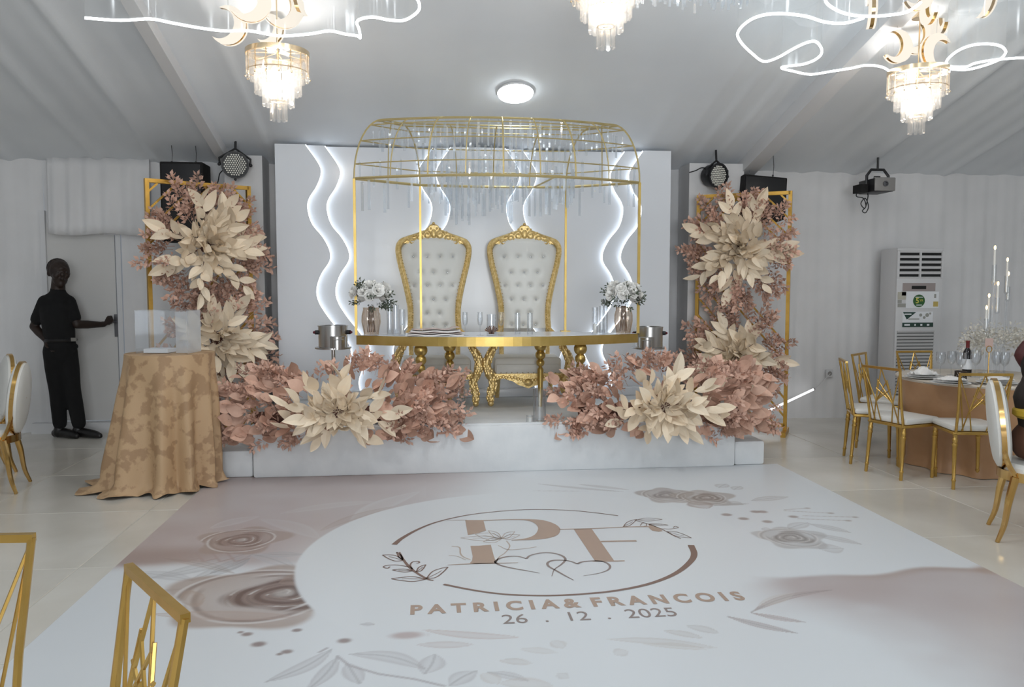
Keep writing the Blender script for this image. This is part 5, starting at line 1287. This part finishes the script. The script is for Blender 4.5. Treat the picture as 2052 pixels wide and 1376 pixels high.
# ================================================================ PRINTED DANCE FLOOR
cp_ = thing('printed_floor_cover', 'glossy white floor cover printed with a monogram and watercolour flowers', 'floor cover', (0.66, 4.2, 0))
CX0, CX1, CY0, CY1 = -1.72, 3.06, 1.7, 6.62
nx, ny = 640, 600
gx = np.linspace(CX0, CX1, nx); gy = np.linspace(CY0, CY1, ny)
XX, YY = np.meshgrid(gx, gy)
BASE = np.array((0.70, 0.725, 0.75)); IMG = np.ones((ny, nx, 3))*BASE
_rs = np.random.RandomState(4)
def vnoise(fx, fy, seed):
    """smooth value noise over the floor, about 0..1"""
    rs = np.random.RandomState(seed); G = rs.rand(64, 64)
    u = (XX*fx) % 63; v = (YY*fy) % 63; i = u.astype(int); j = v.astype(int); fu = u-i; fv = v-j
    fu = fu*fu*(3-2*fu); fv = fv*fv*(3-2*fv)
    return (G[j, i]*(1-fu)+G[j, (i+1) % 64]*fu)*(1-fv)+(G[(j+1) % 64, i]*(1-fu)+G[(j+1) % 64, (i+1) % 64]*fu)*fv
N1_ = 0.55*vnoise(1.3, 1.6, 1)+0.3*vnoise(3.1, 4.0, 2)+0.15*vnoise(8, 9, 3)
N2_ = 0.6*vnoise(2.0, 2.6, 5)+0.4*vnoise(6.0, 7.0, 6)
def paint(alpha, col):
    global IMG
    a = np.clip(alpha, 0, 1)[..., None]; IMG = IMG*(1-a)+np.array(col)*a
def sst(x, a, b):
    t = np.clip((x-a)/(b-a), 0, 1); return t*t*(3-2*t)
BRN, DRK, GRY, PNK = (0.36, 0.27, 0.23), (0.17, 0.105, 0.09), (0.40, 0.41, 0.43), (0.44, 0.355, 0.345)
def fpt(px, py): p = atZ(px, py, 0.0); return np.array((p.x, p.y))
def leafp(a, b, w, col, al=0.8, bend=0.0, vein=True):
    a, b = fpt(*a), fpt(*b); d = b-a; L_ = np.hypot(*d); d = d/L_; n = np.array((-d[1], d[0]))
    t = ((XX-a[0])*d[0]+(YY-a[1])*d[1])/L_; s = (XX-a[0])*n[0]+(YY-a[1])*n[1]-bend*np.sin(np.clip(t, 0, 1)*PI)*L_
    hw_ = w*np.sin(np.clip(t, 0, 1)*PI)**0.8+1e-6; e = np.abs(s)/hw_
    m_ = ((t > 0) & (t < 1)).astype(float)*(1-sst(e, 0.82, 1.08))
    k = 0.55+0.45*sst(e, 0.3, 0.95) - 0.25*N2_
    paint(m_*al*k, col)
    if vein: paint(((t > 0) & (t < 1))*(1-sst(np.abs(s), 0.002, 0.009))*al*0.5, [c*0.6 for c in col])
def strokep(pts, w, col, al=0.8):
    P = [fpt(*p) for p in pts]
    dmin = np.full(XX.shape, 9.0)
    for a, b in zip(P[:-1], P[1:]):
        d = b-a; L2 = d@d+1e-9; t = np.clip(((XX-a[0])*d[0]+(YY-a[1])*d[1])/L2, 0, 1); dmin = np.minimum(dmin, np.hypot(XX-a[0]-t*d[0], YY-a[1]-t*d[1]))
    paint((1-sst(dmin, w*0.5, w*1.3))*al, col)
def rosep(c, R, col=BRN, dark=DRK, al=0.85, ox=0.18, sq=1.0):
    c = fpt(*c); dx, dy = (XX-c[0])/R, (YY-c[1])/(R*sq); r = np.hypot(dx, dy); th = np.arctan2(dy, dx)
    Rb = 1+0.13*np.sin(5*th+0.5)+0.08*np.sin(3*th)+0.10*(N2_-0.5); m_ = 1-sst(r/Rb, 0.90, 1.03)
    inner = np.hypot(dx-ox, dy); ti = np.arctan2(dy, dx-ox)
    paint(m_*al*(0.50+0.35*sst(r, 0.2, 1.0)*N1_+0.25*N2_), col)
    core = 1-sst(inner+0.10*np.sin(3*ti+1)+0.12*(N2_-0.5), 0.42, 0.60); paint(core*al*0.80, dark)
    sp_ = np.sin(inner*31-ti+0.55*np.sin(ti*3+0.7)); paint(core*sst(sp_, 0.78, 0.97)*0.8*sst(np.sin(ti*1.5+inner*7), -0.5, 0.4), (0.62, 0.60, 0.58)); paint(core*sst(-sp_, 0.2, 0.8)*0.6, [q*0.75 for q in dark]); paint(core*sst(sp_, 0.0, 0.6)*(1-sst(sp_, 0.7, 0.9))*0.35, col)
    for k, (rr_, ph_) in enumerate(((0.68, 0.4), (0.86, 2.2), (0.78, 4.2))):
        arc = 1-sst(np.abs(r-rr_-0.05*np.sin(2*th+ph_)), 0.012, 0.04); paint(m_*arc*sst(np.cos(th-ph_), 0.0, 0.5)*0.75, (0.64, 0.62, 0.61))
        arc = 1-sst(np.abs(r-rr_+0.06-0.05*np.sin(2*th+ph_)), 0.01, 0.06); paint(m_*arc*sst(np.cos(th-ph_), 0.0, 0.5)*0.45, dark)
    paint((1-sst(inner, 0.05, 0.17))*al*0.6, (0.60, 0.58, 0.56))
def blob(c, R, col, al=0.6, sq=1.0):
    c = fpt(*c); r = np.hypot((XX-c[0])/R, (YY-c[1])/(R*sq)); paint((1-sst(r+0.5*(N2_-0.5), 0.35, 1.0))*al, col)
DC, DR = (0.66, 4.50), 1.385
disc_r = np.hypot(XX-DC[0], YY-DC[1])
# upper left wash
lw_ = (1-sst(XX-(-0.35+0.42*(YY-5.2))+0.9*(N1_-0.5), -0.45, 0.75))*sst(YY+0.35*(N1_-0.5), 4.40, 4.62)
paint(lw_*(0.55+0.45*N1_), PNK); paint(lw_*sst(YY+0.2*(N2_-0.5), 6.15, 6.6)*(1-sst(XX, -0.4, 0.55))*0.7, (0.33, 0.235, 0.215))
paint((1-sst(XX+0.5*(N2_-0.5), -1.5, -0.9))*sst(YY, 4.5, 4.62)*(1-sst(YY, 4.72, 4.95))*0.75, (0.34, 0.255, 0.235))
for a, b, w, c, al in (((700, 1050), (842, 985), 0.10, (0.62, 0.62, 0.63), 0.7), ((560, 1030), (760, 1005), 0.07, (0.60, 0.59, 0.59), 0.55), ((640, 1065), (790, 1015), 0.05, BRN, 0.5), ((420, 1060), (520, 1035), 0.07, (0.60, 0.59, 0.60), 0.6), ((520, 1040), (640, 1080), 0.08, (0.58, 0.57, 0.58), 0.55)): leafp(a, b, w, c, al, 0.06, False)
for a, b, w, c, al in (((500, 1108), (300, 1160), 0.075, GRY, 0.55), ((505, 1112), (380, 1165), 0.07, GRY, 0.6), ((500, 1120), (420, 1150), 0.05, (0.36, 0.37, 0.39), 0.6), ((505, 1115), (610, 1112), 0.05, GRY, 0.6), ((500, 1110), (590, 1140), 0.06, (0.48, 0.49, 0.51), 0.6), ((330, 1120), (470, 1150), 0.04, BRN, 0.45), ((260, 1148), (390, 1165), 0.055, (0.46, 0.47, 0.50), 0.6), ((300, 1190), (365, 1181), 0.022, (0.46, 0.46, 0.49), 0.6)): leafp(a, b, w, c, al, 0.05)
for x in (355, 392, 425, 455): strokep([(x, 1108), (x+16, 1126), (x+42, 1120)], 0.009, (0.40, 0.31, 0.30), 0.7)
rosep((485, 1083), 0.27, BRN, (0.27, 0.19, 0.165), 0.85, 0.0, 1.0)
rosep((520, 1192), 0.46, (0.38, 0.29, 0.245), (0.145, 0.085, 0.07), 0.95, 0.26, 0.92)
leafp((360, 1205), (410, 1195), 0.13, (0.42, 0.33, 0.28), 0.85, 0.0, False); leafp((300, 1232), (600, 1237), 0.055, (0.46, 0.36, 0.32), 0.75, 0.0, False)
leafp((560, 1170), (640, 1150), 0.09, BRN, 0.7, 0.0, False)
# white disc
paint((1-sst(disc_r, DR-0.012, DR+0.012))*(1-0.75*(1-sst(YY, 3.35, 3.62))), BASE*1.01)
# lower left dots, leaves, smudges
for c, R in (((495, 1272), 0.035), ((518, 1292), 0.045), ((595, 1264), 0.03), ((575, 1307), 0.035), ((690, 1285), 0.045), ((560, 1312), 0.02), ((482, 1268), 0.02)): blob(c, R, (0.24, 0.17, 0.16), 0.85, 0.8)
for a, b, w, bd_ in (((665, 1302), (532, 1368), 0.045, 0.08), ((676, 1318), (616, 1384), 0.04, 0.05), ((700, 1312), (852, 1342), 0.05, 0.12), ((850, 1352), (872, 1312), 0.06, -0.05), ((695, 1330), (722, 1372), 0.045, 0.0), ((722, 1252), (752, 1252), 0.02, 0.0), ((900, 1376), (955, 1345), 0.05, 0.05), ((975, 1348), (1060, 1366), 0.03, 0.05)): leafp(a, b, w, (0.47, 0.46, 0.48), 0.75, bd_)
strokep([(640, 1308), (655, 1300)], 0.008, (0.40, 0.38, 0.40), 0.8); strokep([(676, 1316), (700, 1335), (760, 1352), (830, 1362), (890, 1376)], 0.008, (0.42, 0.40, 0.42), 0.8)
blob((815, 1274), 0.10, (0.42, 0.31, 0.30), 0.7, 0.5); leafp((845, 1263), (1045, 1278), 0.035, (0.50, 0.40, 0.38), 0.7, -0.04, False); leafp((835, 1293), (950, 1293), 0.035, (0.48, 0.40, 0.39), 0.6, 0.0, False)
for a, b, w, c in (((1000, 1325), (1068, 1331), 0.03, (0.50, 0.45, 0.42)), ((1105, 1285), (1130, 1300), 0.04, (0.52, 0.48, 0.46)), ((1040, 1302), (1120, 1310), 0.03, (0.56, 0.53, 0.51)), ((1115, 1352), (1140, 1360), 0.03, (0.50, 0.49, 0.49)), ((965, 1350), (1000, 1372), 0.04, (0.54, 0.50, 0.47)), ((1215, 1282), (1440, 1300), 0.035, (0.50, 0.46, 0.43)), ((1230, 1312), (1258, 1306), 0.04, (0.52, 0.49, 0.48)), ((1290, 1292), (1420, 1303), 0.03, (0.54, 0.50, 0.46)), ((1330, 1265), (1410, 1280), 0.03, (0.46, 0.42, 0.39)), ((1375, 1255), (1442, 1270), 0.035, (0.44, 0.42, 0.41)), ((1000, 1370), (1110, 1376), 0.05, (0.55, 0.51, 0.49))): leafp(a, b, w, c, 0.6, 0.04, False)
# right: brown wash and line leaves
edge = 4.02+0.03*np.sin(XX*5)-0.02*np.sin(XX*11)
bw_ = (1-sst(YY-edge, -0.05, 0.012))*sst(XX+0.6*(N1_-0.5)-0.25*(4.0-YY), 1.55, 2.15)
paint(bw_*(0.62+0.40*N1_)*(0.6+0.4*sst(YY, 2.6, 3.9)), (0.43, 0.35, 0.34)); paint(bw_*sst(YY-edge, -0.12, -0.01)*sst(XX, 2.0, 2.5)*0.55, (0.36, 0.25, 0.20))
blob((1985, 1143), 0.12, (0.42, 0.31, 0.26), 0.6, 0.8)
leafp((1505, 1228), (1668, 1183), 0.028, (0.38, 0.30, 0.29), 0.85, 0.08); leafp((1505, 1229), (1615, 1248), 0.026, (0.42, 0.33, 0.32), 0.8, -0.03); leafp((1456, 1236), (1598, 1270), 0.03, (0.38, 0.32, 0.32), 0.8, -0.03); leafp((1520, 1215), (1590, 1190), 0.04, (0.56, 0.52, 0.48), 0.6, 0.0, False)
# top right spray
leafp((1250, 986), (1078, 970), 0.03, (0.44, 0.42, 0.42), 0.75, 0.02); leafp((1260, 982), (1160, 971), 0.035, (0.44, 0.41, 0.40), 0.7, 0.0); leafp((1180, 985), (1065, 984), 0.012, (0.46, 0.44, 0.44), 0.7, 0.0, False)
rosep((1336, 993), 0.20, (0.38, 0.325, 0.30), (0.25, 0.20, 0.19), 0.9, 0.0, 1.1); rosep((1412, 998), 0.22, (0.37, 0.31, 0.27), (0.24, 0.175, 0.14), 0.85, 0.1, 1.0)
leafp((1388, 1004), (1418, 1020), 0.10, (0.34, 0.26, 0.23), 0.8, 0.0, False)
paint((1-sst(disc_r, DR-0.012, DR+0.012))*sst(YY, 5.0, 5.2), BASE*1.01)
for a, b, w in (((1505, 1004), (1580, 996), 0.06), ((1490, 1012), (1455, 1006), 0.06), ((1440, 978), (1456, 970), 0.06), ((1470, 982), (1485, 975), 0.05), ((1430, 1014), (1500, 1010), 0.03)): leafp(a, b, w, (0.44, 0.42, 0.41), 0.75, 0.03)
for a, b in (((1572, 1022), (1618, 1019)), ((1572, 1024), (1665, 1029)), ((1610, 1034), (1714, 1037)), ((1600, 1040), (1700, 1044))): strokep([a, b], 0.007, (0.42, 0.37, 0.35), 0.7); blob(b, 0.035, (0.40, 0.35, 0.33), 0.8, 0.8)
for c in ((1456, 1032), (1490, 1040), (1514, 1026), (1528, 1026), (1538, 1046), (1590, 1036)): blob(c, 0.045, (0.30, 0.225, 0.20), 0.8, 0.9)
rosep((1588, 1078), 0.22, (0.43, 0.41, 0.40), (0.29, 0.255, 0.24), 0.85, 0.0, 1.0)
for a, b, w in (((1620, 1050), (1705, 1068), 0.05), ((1625, 1070), (1728, 1092), 0.05), ((1640, 1100), (1690, 1100), 0.09), ((1580, 1060), (1620, 1048), 0.06), ((1545, 1062), (1525, 1060), 0.04)): leafp(a, b, w, (0.46, 0.44, 0.44), 0.7, 0.02)
paint((1-sst(disc_r, DR-0.012, DR+0.012))*sst(YY, 4.3, 4.5), BASE*1.01)
# mesh
zt_ = 0.004
vs = np.stack([XX-0.66, YY-4.2, np.full_like(XX, zt_)], -1).reshape(-1, 3)
idx = np.arange(nx*ny).reshape(ny, nx)
fs = np.stack([idx[:-1, :-1], idx[:-1, 1:], idx[1:, 1:], idx[1:, :-1]], -1).reshape(-1, 4)
me = bpy.data.meshes.new('printed_sheet'); me.vertices.add(len(vs)); me.vertices.foreach_set('co', vs.ravel()); me.loops.add(fs.size); me.loops.foreach_set('vertex_index', fs.ravel())
me.polygons.add(len(fs)); me.polygons.foreach_set('loop_start', np.arange(0, fs.size, 4)); me.polygons.foreach_set('loop_total', np.full(len(fs), 4)); me.update(); me.validate()
at = me.attributes.new('print', 'FLOAT_COLOR', 'POINT'); at.data.foreach_set('color', np.concatenate([IMG.reshape(-1, 3), np.ones((nx*ny, 1))], 1).astype(np.float32).ravel())
mt = mat('vinyl_print', (0.7, 0.7, 0.7), 0.30); nt = mt.node_tree; an_ = nt.nodes.new('ShaderNodeAttribute'); an_.attribute_name = 'print'; nt.links.new(an_.outputs['Color'], nt.nodes['Principled BSDF'].inputs['Base Color'])
nz_ = nt.nodes.new('ShaderNodeTexNoise'); nz_.inputs['Scale'].default_value = 3.0; bp_ = nt.nodes.new('ShaderNodeBump'); bp_.inputs['Strength'].default_value = 0.08; bp_.inputs['Distance'].default_value = 0.02; nt.links.new(nz_.outputs[0], bp_.inputs['Height']); nt.links.new(bp_.outputs[0], nt.nodes['Principled BSDF'].inputs['Normal'])
me.materials.append(mt); sheet = inst('printed_sheet', me, cp_)
MB().box((0.01, -0.04, 0.0015), (CX1-CX0-0.004, CY1-CY0-0.004, 0.003)).build('backing', 'trim_white', cp_, False)
# crisp printed line work
mat('ink_tan', (0.43, 0.315, 0.25), 0.35); mat('ink_brown', (0.22, 0.14, 0.115), 0.35); mat('ink_grey', (0.28, 0.225, 0.21), 0.35); mat('ink_pale', (0.52, 0.42, 0.36), 0.35)
def c4(x, y): return (740+x/3.018, 1000+y/3.018)
ZP = zt_+0.0012
def F3(p): q = atZ(p[0], p[1], zt_); return V(q.x-0.66, q.y-4.2, ZP)
def ribbon(m, pts, w, sub=6, raw=False):
    P = smooth_pts([F3(p if raw else c4(*p)) for p in pts], sub); n = len(P); w = w if isinstance(w, (list, tuple)) else [w]
    rows = []
    for i, p in enumerate(P):
        d = (P[min(i+1, n-1)]-P[max(i-1, 0)]).normalized(); s = V(-d.y, d.x, 0); hw_ = float(np.interp(i/(n-1), np.linspace(0, 1, len(w)), w))/2
        rows.append([p+s*hw_, p-s*hw_])
    m.grid(rows); return m
def flat(m, pts): 
    P = [F3(c4(*p)) for p in pts]; m.add(P, [tuple(range(len(P)))]); return m
def up_build(m, name, mt):
    o = m.build(name, mt, cp_, False)
    bm = bmesh.new(); bm.from_mesh(o.data); bmesh.ops.triangulate(bm, faces=[f for f in bm.faces if len(f.verts) > 4])
    for f in bm.faces:
        if f.normal.z < 0: f.normal_flip()
    bm.to_mesh(o.data); bm.free(); return o
up_build(ribbon(MB(), [(150, 275), (200, 235), (300, 180), (420, 135), (600, 95), (800, 72), (1000, 62), (1200, 67), (1350, 80), (1505, 100)], [0.035, 0.020, 0.012, 0.011, 0.012]), 'printed_ring', 'ink_brown')
up_build(ribbon(MB(), [(450, 515), (600, 545), (750, 568), (900, 580), (1100, 583), (1300, 573), (1500, 552), (1700, 510), (1850, 450), (1940, 380), (1965, 330), (1945, 278)], [0.020, 0.018, 0.018, 0.020, 0.026, 0.036, 0.040]), 'printed_ring', 'ink_brown')
m = MB(); flat(m, [(580, 127), (690, 127), (706, 190), (660, 205), (596, 217)]); flat(m, [(612, 283), (660, 282), (735, 276), (752, 340), (768, 388), (640, 392), (608, 388), (622, 370), (625, 345)])
out_ = [(690, 127), (850, 121), (1000, 122), (1075, 133), (1130, 155), (1155, 182), (1140, 215), (1085, 235), (1000, 245), (860, 250)]; in_ = [(690, 131), (850, 126), (940, 128), (990, 140), (1018, 165), (1018, 190), (1000, 215), (965, 232), (920, 241), (860, 247)]
so_, si_ = smooth_pts([F3(c4(*p)) for p in out_], 4), smooth_pts([F3(c4(*p)) for p in in_], 4); m.grid([[a, b] for a, b in zip(so_, si_)])
ribbon(m, [(470, 128), (530, 127), (590, 127)], [0.004, 0.010, 0.010]); ribbon(m, [(475, 398), (620, 391), (768, 388), (900, 384)], [0.006, 0.014, 0.014, 0.004])
up_build(m, 'printed_letter_p', 'ink_tan')
m = MB(); flat(m, [(1236, 181), (1345, 179), (1480, 371), (1366, 375)]); ribbon(m, [(1150, 182), (1345, 178), (1560, 168), (1690, 166)], [0.014, 0.014, 0.014, 0.016]); ribbon(m, [(1400, 256), (1500, 254), (1616, 252)], [0.022, 0.024, 0.026]); ribbon(m, [(1350, 376), (1450, 375), (1545, 373)], [0.010, 0.018, 0.014]); flat(m, [(1690, 150), (1735, 165), (1775, 192), (1750, 197), (1710, 190), (1690, 172)])
up_build(m, 'printed_letter_f', 'ink_tan')
m = MB(); ribbon(m, [(1030, 447), (960, 434), (880, 420), (800, 402), (764, 382), (785, 360), (840, 347), (900, 346), (950, 360)], [0.004, 0.010, 0.014, 0.016, 0.016, 0.012, 0.010]); ribbon(m, [(950, 360), (975, 340), (1040, 325), (1110, 326), (1165, 342), (1186, 366), (1160, 396), (1120, 425), (1104, 466)], [0.014, 0.012, 0.012, 0.016, 0.014, 0.008, 0.004]); up_build(m, 'printed_heart', 'ink_grey')
m = MB(); ribbon(m, [(1236, 490), (1190, 466), (1130, 432), (1085, 406), (1080, 384), (1115, 370), (1180, 370), (1225, 378), (1258, 392)], [0.006, 0.012, 0.014, 0.016, 0.012, 0.012]); ribbon(m, [(1258, 392), (1290, 379), (1370, 373), (1430, 383), (1456, 406), (1440, 430), (1380, 450), (1295, 463)], [0.016, 0.014, 0.014, 0.014, 0.008, 0.004]); up_build(m, 'printed_heart', 'ink_grey')
def leaf_line(m, a, b, w, lw=0.008):
    a, b = V(*a), V(*b); n = V(-(b-a).y, (b-a).x).normalized(); mid = (a+b)/2
    ribbon(m, [a, a*0.65+b*0.35+n*w, a*0.3+b*0.7+n*w*0.7, b], lw); ribbon(m, [a, a*0.65+b*0.35-n*w, a*0.3+b*0.7-n*w*0.7, b], lw); ribbon(m, [a, mid+n*w*0.1, a*0.3+b*0.7], lw*0.6)
m = MB(); ribbon(m, [(182, 320), (215, 378), (262, 428), (345, 480), (388, 492)], [0.010, 0.018, 0.016, 0.012])
for a, b, w in (((205, 370), (80, 338), 16), ((203, 366), (165, 320), 8), ((262, 434), (140, 428), 9), ((284, 440), (342, 396), 12), ((345, 480), (476, 411), 20), ((345, 484), (134, 482), 14)): leaf_line(m, a, b, w)
ribbon(m, [(240, 410), (170, 398), (110, 400), (85, 410), (110, 418), (125, 408)], 0.008); ribbon(m, [(262, 425), (248, 400), (262, 380), (295, 376), (302, 384), (285, 388)], 0.010); up_build(m, 'printed_sprig', 'ink_brown')
m = MB(); ribbon(m, [(1600, 125), (1690, 152), (1770, 182), (1840, 220), (1885, 238)], 0.008)
for a, b, w in (((1536, 166), (1618, 122), 12), ((1620, 124), (1772, 122), 9), ((1690, 150), (1808, 157), 5), ((1800, 196), (1948, 234), 12)): leaf_line(m, a, b, w, 0.006)
ribbon(m, [(1760, 178), (1820, 180), (1868, 172), (1850, 164), (1838, 172)], 0.006); ribbon(m, [(1640, 160), (1650, 146), (1672, 146), (1678, 160), (1660, 164)], 0.006); up_build(m, 'printed_sprig', 'ink_brown')
m = MB()
for a, b, w in (((800, 238), (640, 212), 22), ((800, 236), (720, 190), 16), ((800, 236), (880, 196), 16), ((805, 238), (912, 216), 14), ((790, 240), (552, 234), 14), ((800, 240), (690, 258), 14)): leaf_line(m, a, b, w, 0.005)
ribbon(m, [(830, 252), (850, 285), (820, 325), (785, 350), (768, 378)], 0.007); ribbon(m, [(780, 280), (840, 305), (930, 300), (1012, 288)], 0.006); ribbon(m, [(498, 284), (545, 292), (552, 330), (575, 352), (612, 366)], 0.009); ribbon(m, [(480, 340), (530, 345), (585, 368)], 0.005); up_build(m, 'printed_lotus', 'ink_pale')
def floor_text(name, txt, a, b, htop, mt, bold):
    A, B = atZ(a[0], a[1], 0), atZ(b[0], b[1], 0); me_ = text_mesh(txt, 1.0, mt, 0.0, bold); co = np.array([v.co[:] for v in me_.vertices]); mn, mx = co.min(0), co.max(0)
    capm = text_mesh(txt[0], 1.0, mt, 0.0, bold); cc = np.array([v.co[:] for v in capm.vertices]); c0_, c1_ = cc[:, 1].min(), cc[:, 1].max()
    H_ = atZ(a[0], htop, 0).y-A.y; sx = (B.x-A.x)/(mx[0]-mn[0]); sy = H_/(c1_-c0_)
    for v in me_.vertices: v.co = ((v.co.x-mn[0])*sx+A.x-0.66, (v.co.y-c0_)*sy+(A.y+B.y)/2-4.2, ZP)
    return inst(name, me_, cp_)
floor_text('printed_names', 'P A T R I C I A &  F R A N C O I S', (822, 1232), (1498, 1205), 1213, 'ink_tan', 0.04)
tag(floor_text('printed_date', '26  .  12  .  2025', (1008, 1251), (1360, 1236), 1233, 'ink_grey', 0.0), kind='stuff')
